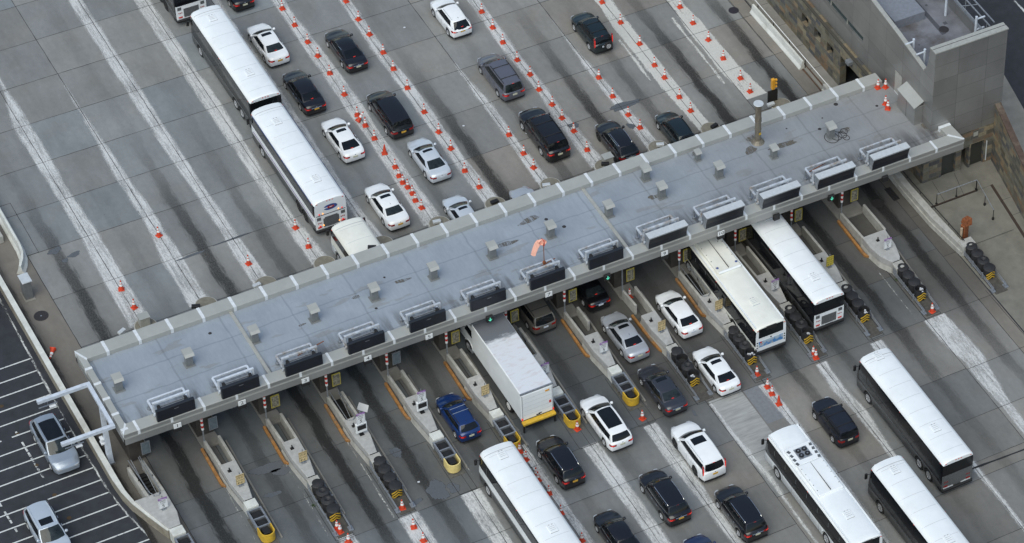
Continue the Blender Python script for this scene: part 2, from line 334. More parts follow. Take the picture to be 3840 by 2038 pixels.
STR = {
 1: [(6,-.1,-.5),(-3.5,-.3,-.69),(-8.5,.65,-.83),(-13.5,.62,-.8),(-18.3,.57,-.7),(-22.7,.6,-.95),(-27.6,.85,-.87),(-33,.98,-.85)],
 2: [(-4.5,.11,-.05),(-9.1,.25,-.2),(-13.6,.42,-.35),(-18,.6,-.5),(-22.7,.5,-.68),(-27.8,.94,-.75),(-33,.99,-.75)],
 3: [(14,.9,-.3),(-.0,.85,-.4),(-9,.84,-.45),(-18,.8,-.42),(-22.7,.6,-.47),(-27.7,.69,-.6),(-33,.72,-.78)],
 4: [(14,.95,-.4),(-4.4,.91,-.45),(-13.5,.83,-.56),(-23,.8,-.4),(-27.7,.76,-.45),(-33,.73,-.9)],
 5: [(6,.1,-.6),(-12,.1,-.67),(-18,.3,-.6),(-22.5,.46,-.55),(-27.8,.4,-.5),(-33,.45,-.8)],
 6: [(14,.5,-.6),(-3.8,.52,-.58),(-13.6,.62,-.9),(-18,.7,-.95),(-22.6,.6,-.75),(-33,.92,-.84)],
 7: [(14,.4,-.7),(-6.2,.38,-.73),(-13.8,.6,-.55),(-18.2,.5,-.75),(-28,.58,-.68),(-33,.5,-.95)],
 8: [(-12.2,0,-.04),(-16,.08,-.12),(-19.7,.34,-.29),(-22.9,.38,-.65),(-28,.42,-.5),(-33,.55,-.7)],
 9: [(6,.5,-.6),(-10.8,.55,-.64),(-18.3,.64,-.5),(-22.8,.45,-.63),(-27.6,.74,-.6),(-33,.74,-.75)],
 10: [(-13.5,.0,-.03),(-15.9,.08,-.05),(-19.9,.36,-.15),(-23,.5,-.43),(-27.7,.45,-.6),(-33,.5,-.86)],
 11: [(6,.5,-.7),(-15.5,.6,-.83),(-18.6,.78,-.75),(-27.6,.78,-.73),(-33,.5,-.76)],
 12: [(6,.2,-1.1),(-18.1,.0,-1.29),(-21.6,.25,-1.38),(-27.6,.32,-1.48),(-31.5,.05,-1.9)]}
STB = {
 1: [(-58.4,.9,-.5),(-84,.8,-.5)],
 2: [(-58.3,.85,-.5),(-66,.9,-.6),(-84,.8,-.6)], 3: [(-58.7,1.0,-.62),(-62,1.08,-.6),(-70,.9,-.6),(-84,.6,-.5)], 4: [(-58.8,1.,-.7),(-61.3,1.1,-.62),(-64,.95,-.5),(-70,.7,-.5),(-84,.5,-.5)],
 5: [(-56.5,.2,-.7),(-61.5,.15,-.75),(-66,.12,-.8),(-84,.1,-.6)], 6: [(-58.7,.78,-.7),(-61.8,.68,-.75),(-68,.53,-.8),(-84,.4,-.6)], 7: [(-59,.62,-.62),(-62.6,.67,-.68),(-68,.40,-.62),(-84,.2,-.5)],
 8: [(-59.2,.04,-.42),(-63,.1,-.5),(-67.5,-.1,-.75),(-72.3,-.2,-.6),(-84,-.1,-.5)], 9: [(-59.3,.64,-.6),(-62.3,.5,-.4),(-68.4,.2,-.47),(-84,.1,-.4)], 10: [(-59.4,.42,-.6),(-62.3,.66,-.45),(-64.9,.4,-.75),(-69.6,.3,-.4),(-80,.2,-.35)],
 11: [(-59.4,.5,-.7),(-61,.6,-.7)], 12: [(-59.2,.3,-1.7),(-61.3,.3,-1.85),(-64.4,-.1,-2.0),(-66.3,-.05,-1.6),(-69.2,-.2,-1.25),(-75,-.1,-.95),(-84,-.1,-.7)]}
mb, ed = MB(), []
for D in (STR, STB):
    for k, l in D.items():
        if k in (11, 12) and D is STR: continue
        ribbon(mb, [(x, -k*W+a, -k*W+b) for x, a, b in l], .006, ed)
for (xa, xb, y, w) in ((-73, -84, -11.02*W, .7), (-64, -72.6, -11.0*W, .5)): ribbon(mb, [(xa, y+w/2, y-w/2), (xb, y+w*.3, y-w*.25)], .006, ed)
o = struct('lane_marking', mb, M['stripe'], fix=False); edge_attr(o, ed)
mb, ed = MB(), []
for k in (11, 12): ribbon(mb, [(x, -k*W+a, -k*W+b) for x, a, b in STR[k]], .006, ed)
for xa, xb, k, off, w in ((-20.5,-26,11,.95,.35),(-20,-29,12,.55,.35),(-49.5,-58,1,.95,.16),(-50,-58,2,1.05,.14),(-50.5,-58.5,3,1.05,.14),(-51,-58.5,4,-.75,.12),(-52.7,-59,12,.55,.13),(-53,-58.3,12,-1.55,.16),(-51,-58.8,5,-.8,.14),(-51,-58,9,-.85,.14),(-50,-58.5,10,-.9,.12),(-53,-59,7,-.75,.13)):
    y = -k*W+off; ribbon(mb, [(xa, y+w/2, y-w/2), (xb, y+w/2+.1, y-w/2+.1)], .006, ed)
o = struct('bright_lane_marking', mb, M['stripe2'], fix=False); edge_attr(o, ed)
def blob(mb, ed, cx, cy, rx, ry, seed, z=.009, n=22):
    q = random.Random(seed); pts = []
    ph = [q.uniform(0, 6.28) for _ in range(4)]
    for i in range(n):
        a = 2*math.pi*i/n; r = 1+.18*math.sin(2*a+ph[0])+.12*math.sin(3*a+ph[1])+.10*math.sin(5*a+ph[2])
        pts.append((cx+rx*r*math.cos(a), cy+ry*r*math.sin(a)))
    for i in range(n):
        mb.add([(cx, cy, z), (*pts[i], z), (*pts[(i+1) % n], z)], [(0, 1, 2)]); ed.extend([1, .0, .0])
mb, ed = MB(), []
for i, a in enumerate([(-50.2,-6.9,.55,1.2),(-50.9,-7.6,.35,.8),(-52.6,-6.2,.25,.7),(-57.6,-16.2,.9,.9),(-57.9,-17.3,.5,.5),(-57.9,-14.4,.25,.6),(-53.0,-15.2,.7,.35),(-49.6,-17.5,.5,.4),(-27.7,-46.1,.35,1.6),(-28.0,-10.4,.13,1.3),(-27.75,-13.8,.12,1.5),(-24.0,-3.0,.25,.5),(-23.0,-1.9,.35,.6),(-24.3,-2.2,.2,.3),(-28.0,-41.5,.3,.5),(-30.1,-45.4,.4,.3),(-59.5,-35.3,.3,.15)]):
    blob(mb, ed, *a, seed=i)
o = struct('tar_patch', mb, M['patch'], fix=False); edge_attr(o, ed)
# pale new slab between the ninth and tenth lanes and a dark one beside it
t_ = MB().sheet([(-59.0,-36.7),(-66.9,-36.7),(-66.9,-39.3),(-59.0,-39.3)], .004); struct('new_slab', t_, mat('broom_finish_slab', (.33, .335, .33), .8, var=.2, scale=1.6, stretch=(3, .4, 1), dirt=(.16, .16, .16, .6)), fix=False)
t_ = MB().sheet([(-59.2,-39.4),(-62.9,-39.4),(-62.9,-41.0),(-59.2,-41.0)], .004); struct('dark_slab', t_, mat('grey_slab', (.19, .20, .215), .85), fix=False)
# asphalt road on the left with hatching
mb, ed = MB(), []
edge = [(20, 3.36),(-26, 3.28),(-33, 3.42),(-39, 3.5),(-44.0, 3.44),(-47.4, 3.34),(-50, 2.98),(-53, 2.35),(-56, 1.5)]
def ey(x): return interp(sorted((a, b) for a, b in edge), x)
xs = [20-.8*i for i in range(96)]
ribbon(mb, [(x, ey(x)+.09, ey(x)-.09) for x in xs if not -44.35 < x < -44.0], .006-.05, ed)
for i in range(-2, 20):
    x0 = -33.87-1.325*i
    if i < -1: continue
    n = 14; x_r, y_r = x0-.0, ey(x0)+.05; slope = -.012
    pts = []
    yl = min(y_r+14, 14)
    d = 0 if i < 8 else 0
    for j in range(n+1):
        y = lerp(y_r, yl, j/n); pts.append((x0-(y-y_r)*.004, y))
    for (xa, ya), (xb, yb) in zip(pts[:-1], pts[1:]):
        if rnd.random() < .05: continue
        q = [(xa+.055, ya), (xa-.055, ya), (xb-.055, yb), (xb+.055, yb)]
        for a, b, e0, e1 in ((0, .5, .0, .3), (.5, 1, .3, .0)):
            mb.add([(lerp(q[0][0], q[1][0], a), ya, -.044), (lerp(q[0][0], q[1][0], b), ya, -.044), (lerp(q[3][0], q[2][0], b), yb, -.044), (lerp(q[3][0], q[2][0], a), yb, -.044)], [(0, 1, 2, 3)]); ed.extend([e0+.1, e1+.1, e1+.1, e0+.1])
for (xa, ya, xb, yb) in ((-38.8, 6.86, -43.9, 6.76), (-44.6, 10.15, -48.6, 10.0)):
    for i in range(9):
        if rnd.random() < .2: continue
        a, b = i/9, (i+.8)/9; y0, y1 = lerp(ya, yb, a), lerp(ya, yb, b); x0, x1 = lerp(xa, xb, a), lerp(xa, xb, b)
        mb.add([(x0, y0-.07, -.04), (x1, y1-.07, -.04), (x1, y1+.07, -.04), (x0, y0+.07, -.04)], [(0, 1, 2, 3)]); ed.extend([.1]*4)
o = struct('road_line', mb, M['linewhite'], fix=False); edge_attr(o, ed)
mb = MB(); ed = []
ribbon(mb, [(20, -79.0, -79.3), (-30.6, -80.1, -80.35), (-60, -80.6, -80.85)], .006-.03, ed); o = struct('far_road_line', mb, M['linewhite'], fix=False); edge_attr(o, ed)
# brown sidewalk left (a strip of plaza slabs runs under it), right-hand walks and yard
struct('building_walk', MB().box(30, -33.6, -62.2, -60.62, -.05, .03), M['walkconc'])
struct('yard_floor', MB().sheet([(-33.6, -60.55), (-90, -60.75), (-90, -70), (-33.6, -70)], -.002), M['yardconc'], fix=False)
struct('yard_step', MB().prism([(-46.3, -61.2), (-48.92, -61.2), (-48.92, -65.45), (-46.3, -65.45)], .0, .14), M['yardconc'])
struct('yard_ramp', MB().prism([(-46.3, -65.45), (-48.92, -65.45), (-48.92, -66.85), (-72, -64.1), (-72, -69.5), (-46.3, -69.5)], -.02, .06), M['yardconc'])
struct('step_edge', MB().box(-48.98, -48.90, -65.4, -61.2, 0, .145), M['brownedge'])
struct('gutter_line', MB().prism([(-48.9, -66.75), (-48.9, -66.95), (-72, -64.0), (-72, -63.75)], .0, .066), M['brownedge'])
yj = MB()
for a in (((-54.0, -62.4), (-54.0, -65.7)), ((-46.5, -64.9), (-48.9, -64.3)), ((-46.5, -62.9), (-48.9, -62.6)), ((-50.8, -66.6), (-50.8, -68.1)), ((-52.6, -66.4), (-52.6, -67.9)), ((-63.5, -61), (-63.5, -68))):
    (x0, y0), (x1, y1) = a; dx, dy = x1-x0, y1-y0; L = math.hypot(dx, dy); nx, ny = -dy/L*.015, dx/L*.015
    yj.sheet([(x0+nx, y0+ny), (x1+nx, y1+ny), (x1-nx, y1-ny), (x0-nx, y0-ny)], .145 if x0 > -48.95 else .068)
for i in range(20):
    x = 10-2.9*i
    if x > -33: yj.sheet([(x, -60.65), (x-.03, -60.65), (x-.03, -62.1), (x, -62.1)], .034)
struct('walk_joint', yj, M['joint'], fix=False)
struct('far_sidewalk', MB().prism([(30, -69.2), (-60, -69.2), (-60, -71.6), (-46, -73.1), (-37.9, -74.6), (0, -78), (30, -80)], -.06, .08), M['walkconc'])
struct('rusty_gutter', MB().sheet([(-28.9, -60.42), (-33.6, -60.55), (-33.6, -61.1), (-28.9, -61.0)], .033), mat('rust_brown_stain', (.10, .058, .036), .85, var=.4, scale=2), fix=False)
weeds = MB()
for i in range(260):
    c = rnd.choice([(-22.6, .1, .35), (-53.2, .95, .6), (-54.2, 2.2, .45), (-54.9, -8.2, .12), (-54.5, -55.0, .15)]); x, y = c[0]+rnd.gauss(0, c[2]*.6), c[1]+rnd.gauss(0, c[2]*.5); a = rnd.uniform(0, 6.3); h = rnd.uniform(.05, .16)
    weeds.add([(x, y, 0), (x+.03*math.cos(a), y+.03*math.sin(a), 0), (x+.07*math.cos(a+1), y+.07*math.sin(a+1), h)], [(0, 1, 2)])
tag(weeds.build('weeds', mat('weed_green', (.05, .09, .025), .8), fix=False), 'small green weeds sprouting in the kerb cracks', 'weeds', kind='stuff')
# ---------------------------------------------------------------- toll canopy
def xf(y): return -47.87-.0107*(1.92-y)      # front (traffic side) edge of the canopy
XB = -38.86
YL, YR = 1.95, -64.2
def roof_mat():
    t = NT('roof_membrane'); g = t.n('NewGeometry').outputs['Position']; sp = t.n('SeparateXYZ'); t.L(g, sp.inputs[0]); X, Y = sp.outputs[0], sp.outputs[1]
    n1 = t.noise(.35, 4, .6, g); n2 = t.noise(3, 5, .7, t.pos((.35, 1.3, 1))); n3 = t.noise(1.2, 4, .6, t.pos((.25, 1.5, 1)))
    def lines(c, period, off, w):
        u = t.math('FRACT', t.math('DIVIDE', t.math('ADD', t.math('ADD', c, off), t.mr(t.noise(.8, 2, .5, g), .3, .7, -.06, .06)), period))
        return t.mr(t.math('ABSOLUTE', t.math('SUBTRACT', u, .5)), w, w*2.4, .82, 1, True)
    f = t.math('MULTIPLY', t.mr(n1, .3, .7, .88, 1.08), t.mr(n2, .3, .7, .93, 1.05))
    f = t.math('MULTIPLY', f, lines(Y, 4.63, 1.1, .008)); f = t.math('MULTIPLY', f, lines(X, 2.25, .6, .014))
    edge = t.mr(X, -46.9, -44.4, 1, 0, True); st = t.math('MULTIPLY', edge, t.mr(n3, .42, .62, 0, .5)); f = t.math('MULTIPLY', f, t.math('SUBTRACT', 1., st))
    puddle = t.mr(t.noise(.6, 3, .55, t.pos((1.8, .55, 1))), .62, .66, 0, .35)
    tone = t.mr(Y, -62, -34, 0, 1)
    c = t.mix(tone, (.25, .255, .262), (.29, .328, .378)); c = t.mix(puddle, c, (.21, .20, .18))
    c = t.mix(t.math('MULTIPLY', st, .6), c, (.17, .15, .14))
    v = t.n('VectorMath'); v.operation = 'SCALE'; t.L(c, v.inputs[0]); t.L(f, v.inputs['Scale']); t.L(v.outputs[0], t.b.inputs['Base Color'])
    t.b.inputs['Roughness'].default_value = .55; t.bump(n2, .01, .3); return t.m
cy = thing('toll_canopy', 'long flat grey canopy roof with metal parapet spanning all the toll lanes', 'canopy roof', (0, 0, 0))
mb = MB(); ys = ls(YL-.4, YR+.5, 30)
for a, b in zip(ys[:-1], ys[1:]): mb.prism([(XB-1.0, a), (xf(a)+.85, a), (xf(b)+.85, b), (XB-1.0, b)], 5.05, 5.32)
mb.build('roof_deck', roof_mat(), cy)
mb = MB().prism([(XB-.4, YL-.2), (xf(YL)+.4, YL-.2), (xf(YR)+.4, YR+.2), (XB-.4, YR+.2)], 4.55, 4.75); mb.build('soffit', M['ventdark'], cy)
yb_end = -62.0
mb = MB()
mb.prism([(XB, YL), (XB-1.1, YL-.46), (XB-1.1, yb_end), (XB, yb_end)], 5.22, 5.7)          # rear cap
mb.prism([(XB, YL), (xf(YL), YL), (xf(YL)+.95, YL-.46), (XB-1.1, YL-.46)], 5.2, 5.701)
mb.prism([(xf(YL), YL), (xf(YR), YR), (xf(YR)+.95, YR+.95), (xf(YL)+.95, YL-.46)], 5.18, 5.702)
mb.prism([(xf(YR), YR), (-46.42, YR+.1), (-46.42, YR+1.05), (xf(YR)+.95, YR+.95)], 5.2, 5.699)
mb.build('parapet_cap', M['capmetal'], cy, bev=.015)
mb = MB()
mb.prism([(xf(YL)+.02, YL-.02), (xf(YR)+.02, YR+.02), (xf(YR)+.25, YR+.02), (xf(YL)+.25, YL-.02)], 4.62, 5.36)
mb.prism([(xf(YL)-.02, YL+.02), (xf(YR)-.02, YR-.02), (xf(YR)+.2, YR-.02), (xf(YL)+.2, YL-.02)], 5.38, 5.66)
mb.box(XB-.25, XB-.02, yb_end, YL-.02, 4.62, 5.6); mb.prism([(XB-.02, YL-.02), (xf(YL)+.02, YL-.02), (xf(YL)+.02, YL-.22), (XB-.02, YL-.22)], 4.62, 5.6)
mb.prism([(xf(YR)+.03, YR), (-46.42, YR+.1), (-46.42, YR+.3), (xf(YR)+.03, YR+.2)], 4.62, 5.6)
mb.build('fascia', M['fascia'], cy)
def cover(m_): m_.build('joint_cover', M['seamwhite'], cy)
for i in range(28):
    y = -.02-2.32*i
    if y > yb_end+.5: cover(MB().box(XB-1.12, XB+.02, y-.11, y+.11, 5.24, 5.712).box(XB-1.125, XB-1.10, y-.11, y+.11, 5.3, 5.71))
    y = .9-2.32*i
    if y > YR+.9: cover(MB().box(xf(y)-.03, xf(y)+.97, y-.09, y+.09, 5.3, 5.713))
for i in range(5):
    x = -40.9-1.62*i; cover(MB().box(x-.11, x+.11, YL-.48, YL+.02, 5.3, 5.714))
cover(MB().prism([(XB+.02, YL-.0), (XB-.25, YL+.02), (XB-1.25, YL-.42), (XB-1.05, YL-.5)], 5.3, 5.715))
cover(MB().prism([(xf(YL)+.2, YL+.02), (xf(YL)-.0, YL+.0), (xf(YL)+.85, YL-.5), (xf(YL)+1.05, YL-.46)], 5.3, 5.715))
cover(MB().prism([(xf(YR)-.02, YR+.1), (xf(YR)+.05, YR-.03), (xf(YR)+1.0, YR+.85), (xf(YR)+.9, YR+1.0)], 5.3, 5.715))
cover(MB().box(-46.75, -46.5, YR+.08, YR+1.1, 5.3, 5.713))
for y in (-8.95, -36.4): MB().prism([(XB-1.1, y+.12), (XB-1.1, y-.12), (xf(y)+.9, y-.12), (xf(y)+.9, y+.12)], 5.3, 5.42).build('expansion_strip', M['ventmetal'], cy, bev=.02)
for x, y, r in ((-41.2, -6.9, .13), (-41.6, -32.6, .14), (-42.9, -33.4, .15), (-40.3, -57.7, .18), (-41.9, -60.4, .12), (-42.2, -55.2, .14), (-41.0, -53, .07), (-41.2, -56, .07), (-41.7, -19.8, .09), (-42.8, -9.4, .08), (-44.3, -18.0, .11)):
    MB().lathe([(r, 0), (r*.7, .02), (.01, .03)], (x, y, 5.32), n=12).build('roof_drain', M['iron'], cy)
def rmb(l):
    for i, a in enumerate(l):
        mb, ed = MB(), []; blob(mb, ed, *a, seed=50+i, z=5.325+.001*i); o = mb.build('roof_stain', RS, cy, fix=False); edge_attr(o, ed)
RS = paint_mat('roof_stain', (.13, .115, .095), .42, .58, 5)
rmb([(-41.1, -31.5, .35, 1.0), (-42.6, -17.2, .16, .4), (-42.6, -20.8, .2, .7), (-43.4, -12.8, .12, .3), (-42.6, -28.9, .3, .9), (-43.1, -40.6, .25, .5), (-40.9, -50.3, .55, .6), (-42.5, -51.9, .3, 1.3), (-41.9, -49.4, .5, .5), (-45.6, -62.6, .3, .6), (-43.2, -56.8, .25, .7), (-40.3, -45.6, .4, .4)])
# under the roof: beams and hanging units
mb = MB()
for k in range(0, 14):
    y = -k*W+DY(k)-.05
    mb.box(-46.6, -40.2, y-.12, y+.12, 4.3, 4.56)
mb.build('roof_beam', M['ventdark'], cy)
# ---------------------------------------------------------------- roof vents
def vent(name, loc, s, label):
    t = thing(name, label, 'roof vent', loc, 0, 'square sheet metal roof vents')
    MB().box(-.36*s, .36*s, -.36*s, .36*s, 0, .05).build('base_flashing', M['ventdark'], t, bev=.02)
    MB().box(-.22*s, .22*s, -.24*s, .24*s, .05, 1.12*s).build('shaft', M['ventdark'], t)
    MB().box(-.27*s, .27*s, -.28*s, .28*s, .96*s, 1.04*s).build('collar', M['ventdark'], t)
    c = MB(); P = [(-.42, 1.08), (-.24, 1.24), (.36, 1.28), (.38, 1.24), (.34, 1.16), (-.34, 1.02)]
    vs = [(x*s, -.34*s, z*s) for x, z in P]+[(x*s, .34*s, z*s) for x, z in P]; n = len(P)
    c.add(vs, [tuple(range(n)), tuple(range(n, 2*n))[::-1]]+[(i, (i+1) % n, n+(i+1) % n, n+i) for i in range(n)]); c.build('cap', M['capmetal'], t)
    return t
vy = [.55, -4.5, -9.3, -13.75, -18.3, -22.85, -27.45, -32.1, -36.8, -41.15, -45.95, -50.6, -55.5]
nm = ['first', 'second', 'third', 'fourth', 'fifth', 'sixth', 'seventh', 'eighth', 'ninth', 'tenth', 'eleventh', 'twelfth', 'thirteenth']
for i, y in enumerate(vy):
    lab = f'square metal roof vent, {nm[i]} from the left end in the long row'
    if i == 12: lab = 'square metal roof vent with black cable coiled round its foot'
    if i == 11: lab = 'small narrow metal roof vent between the flue and the cable coil'
    vent('roof_vent', (-43.35, y, 5.32), 1 if i != 11 else .85, lab)
vent('roof_vent', (-41.1, -41.0, 5.32), 1, 'square metal roof vent nearest the rear parapet, left of the small one')
vent('roof_vent', (-41.0, -45.4, 5.32), .72, 'smallest metal roof vent, close to the rear parapet left of the flue')
c = MB()
for cx, cy_, r, z in ((-43.5, -55.5, .62, 5.36), (-43.6, -56.4, .36, 5.36), (-43.3, -56.7, .3, 5.37), (-44.0, -56.5, .28, 5.35), (-43.5, -55.9, .5, 5.38)):
    c.tube([(cx+r*math.cos(a*.42), cy_+r*.85*math.sin(a*.42), z) for a in range(16)], .018, 6)
tag(c.build('cable_coil', M['trim']), 'black cable looped in coils on the roof beside a vent', 'cable')
# flue stack
f = thing('flue_stack', 'tall weathered metal flue with disc cap standing on the canopy roof', 'flue', (-41.3, -50.35, 5.32))
MB().cyl((0, 0, 0), (0, 0, 3.65), .235, n=18).build('pipe', M['stack'], f, smooth=True)
b = MB()
for z, r in ((.0, .52), (.14, .42)): b.cyl((0, 0, z), (0, 0, z+.14), r, r*.75, n=18)
for z in (1.25, 2.1, 2.35, 3.5): b.cyl((0, 0, z), (0, 0, z+.09), .265, n=18)
b.build('collar', M['stack'], f)
MB().lathe([(.2, 0), (.39, .14), (.37, .17), (.02, .17)], (0, 0, 3.72), n=24).build('disc_cap', M['hood'], f)
MB().box(-.29, -.27, -.12, .06, .9, 1.1).build('sticker', M['yellow'], f)
# ---------------------------------------------------------------- lane message signs on the roof
def lane_sign(n):
    y0 = -.5-4.62*(n-1)-(.04*(n-9) if n > 9 else 0)
    fx = xf(y0-1.3)
    kind = 'hood' if n >= 9 else 'flat'
    fm = M['bluesteel'] if n in (1, 2) else M['rusty']
    ext = ''
    lab = (f'{"black flat" if kind=="flat" else "silver hooded"} message sign on pale frame, {nm[n-1]} from left' + ext)
    t = thing('lane_message_sign', lab, 'message sign', (fx, y0, 0), 0, 'unlit message signs along the canopy front')
    yw = -2.62 if kind == 'flat' else -2.9
    f = MB(); B = .07; H0 = .25 if kind == 'hood' else 0
    f.box(1.85-B, 1.85+B, yw+.1, .0, 6.08+H0, 6.24+H0)                       # rear bar
    f.box(.95, 1.85, -.07, .07, 6.08+H0, 6.22+H0); f.box(.95, 1.85, yw+.05, yw+.19, 6.08+H0, 6.22+H0)
    f.box(.5, .95, -.07, .07, 5.95, 6.1); f.box(.5, .95, yw+.05, yw+.19, 5.95, 6.1)
    f.box(.62, .76, -.07, .07, 5.75, 7.0+H0*.6); f.box(.62, .76, yw+.05, yw+.19, 5.75, 7.0+H0*.6)      # uprights
    f.box(.61, .77, yw+.05, .07, 6.86+H0*.6, 7.02+H0*.6)                           # top bar
    f.build('frame', fm, t, bev=.012)
    MB().box(.5, .6, yw+.45, -.35, 6.55, 6.64).build('inner_rail', M['steel'], t)
    for y in (-.3, yw+.4):
        MB().box(.28, .62, y-.1, y+.1, 6.4, 6.75).build('bracket', M['trim'], t, bev=.02)
    for x, y in ((1.85, -.05), (.95, -.05), (1.85, yw+.15), (.95, yw+.15)):
        MB().cyl((x, y, 5.3), (x, y, 6.08+H0), .07, n=10).cyl((x, y, 5.32), (x, y, 5.5), .16, n=12).build('foot', M['steel'], t)
    yc, hw = yw/2+(.0), (-yw/2+.02)
    if kind == 'flat':
        MB().box(.02, .27, yc-1.36, yc+1.36, 5.73, 6.76).build('sign_case', M['panelcase'], t, bev=.02)
        MB().box(-.005, .03, yc-1.27, yc+1.27, 5.81, 6.68).build('display_face', M['panelblack'], t)
        if n in (1, 2, 4, 5, 6): MB().box(-.012, .0, yc-.2, yc+.12, 6.50, 6.53).build('brand_strip', M['steel'], t)
    else:
        yy0, yy1 = -3.16, -.02
        P = [(.42, 6.98), (-.16, 6.98), (-.19, 6.90), (.0, 6.25), (.02, 5.76), (.36, 5.76)]
        c = MB(); vs = [(x, yy0, z) for x, z in P]+[(x, yy1, z) for x, z in P]; m = len(P)
        c.add(vs, [tuple(range(m)), tuple(range(m, 2*m))[::-1]]+[(i, (i+1) % m, m+(i+1) % m, m+i) for i in range(m)]); c.build('sign_case', M['steel'], t)
        MB().box(-.2, .44, yy0-.02, yy1+.02, 6.98, 7.02).build('hood', M['hood'], t)
        c = MB(); P = [(-.200, 6.88), (-.012, 6.23), (.008, 5.79)]
        vs = [(x, yy0+.03, z) for x, z in P]+[(x, yy1-.03, z) for x, z in P]; c.add(vs, [(0, 1, 4, 3), (1, 2, 5, 4)])
        c.build('display_face', M['panelblack'], t, fix=False)
for n in range(1, 14): lane_sign(n)
pz = MB()
for ya, yb in ((-13.2, -11.0), (-31.0, -28.9), (-54.0, -51.5)):
    pz = MB().cyl((-46.3, ya, 6.1), (-47.0, yb, 6.35), .035, n=6)
    where = {-13.2: 'third and fourth', -31.0: 'seventh and eighth', -54.0: 'eleventh and twelfth'}[ya]
    tag(pz.build('brace_rod', M['rust']), f'thin rusty rod stretched between the {where} message signs', 'rod', 'rods between message signs')
# windsock
t = thing('windsock', 'faded orange windsock drooping from a thin pole on the roof', 'windsock', (-47.15, -29.75, 6.95))
MB().cyl((0, 0, 0), (0, 0, 1.9), .03, n=8).build('pole', M['rust'], t)
MB().lathe([(.12, -.05), (.12, .12)], (0, 0, 0), n=10).build('pole_clamp', M['rust'], t)
def sock(u, v):
    a = 2*math.pi*u; s = v
    cx = .08+.6*s-.2*s*s; cyy = .2*s+.4*s*s; cz = 1.95+.2*math.sin(s*2.2)-1.15*s*s*s-.3*s; r = .27-.09*s
    return (cx+.18*math.cos(a)*r, cyy+math.cos(a)*r, cz+math.sin(a)*r*1.0) if s < .3 else (cx+math.cos(a)*r*.7, cyy+math.cos(a)*r*.75, cz+math.sin(a)*r*.8)
MB().grid(sock, ls(0, 1, 19), ls(0, 1, 14)).build('sock', M['windsock'], t, smooth=True, ang=80)
MB().lathe([(.30, -.02), (.30, .02), (.27, .02), (.27, -.02)], (.1, 0, 1.95), n=18, axis='y', cap=False).build('hoop', M['redpaint'], t)
# rooftop cabinet against the tower
t = thing('roof_cabinet', 'metal cabinet with sloping lid against the tower on the canopy roof', 'cabinet', (-43.95, -62.05, 5.32))
MB().box(-1.2, 1.25, -.45, .30, 0, 1.75).build('body', M['fascia'], t, bev=.02)
MB().add([(-1.28,.38,1.75),(1.3,.38,1.75),(1.3,-.45,2.2),(-1.28,-.45,2.2),(-1.28,.38,1.81),(1.3,.38,1.81),(1.3,-.45,2.26),(-1.28,-.45,2.26)], [(3,2,1,0),(4,5,6,7),(0,1,5,4),(1,2,6,5),(2,3,7,6),(3,0,4,7)]).build('lid', M['capmetal'], t)
MB().box(-.01, .01, .30, .31, .05, 1.7).build('door_seam', M['trim'], t)
# ---------------------------------------------------------------- things hanging under the canopy front
def hang(n, kind):
    y = -1.72-4.63*(n-1); x = xf(y)-.03
    if kind == 'num':
        t = thing('lane_number_sign', f'white lane number plate reading {n} on the canopy edge', 'number sign', (x, y, 4.68), 0, 'lane number plates')
        MB().box(-.05, .0, -.27, .27, -.02, .40).build('plate', M['signwhite'], t)
        text(str(n), .42, M['ink'], t, (-.058, 0, .19), sx=1.2)
        MB().box(-.08, .12, -.3, .3, -.34, -.03).build('signal_box', M['trim'], t, bev=.02)
        MB().cyl((.0, .2, -.3), (.0, .26, -.6), .02, n=6).cyl((.0, -.2, -.3), (.0, -.26, -.6), .02, n=6).build('bracket', M['trim'], t)
    else:
        wh = {6: 'above the box truck', 8: 'over the lane of the dark sedan', 11: 'over the lane of the coach', 12: 'right of the coach lane with a green arrow', 13: 'above the rightmost lane'}[n]
        t = thing('lane_signal', f'black lane signal box {"with green arrow " if n in (6, 8) else ""}{wh}', 'signal light', (x, y, 4.5), 0, 'lane signal boxes')
        MB().box(-.14, .12, -.26, .26, -.24, .3).build('housing', M['trim'], t, bev=.04)
        if n in (6, 8, 12):
            a = MB(); a.box(-.150, -.142, -.035, .035, -.05, .2)
            a.add([(-.150, -.15, .03), (-.150, 0, -.16), (-.150, .15, .03), (-.150, .09, .05), (-.150, 0, -.06), (-.150, -.09, .05)], [(0, 1, 4, 5), (1, 2, 3, 4)]); a.build('arrow_lamp', M['litgreen'], t, fix=False)
for n in (1, 2, 3, 4, 5, 7, 9, 10): hang(n, 'num')
for n in (6, 8, 11, 12, 13): hang(n, 'sig')
for k in range(1, 13):
    y = -k*W+DY(k)-1.6; b = MB()
    for s in (-.12, .12): b.cyl((-47.2, y+s, 4.56), (-47.2, y+s, 4.1), .04, n=6).box(-47.3, -47.1, y+s-.08, y+s+.08, 3.9, 4.12)
    tag(b.build('hanging_antenna', M['steel']), f'small twin lane reader under the canopy edge, {nm[k-1]} from left', 'lane reader', 'lane readers under the canopy')
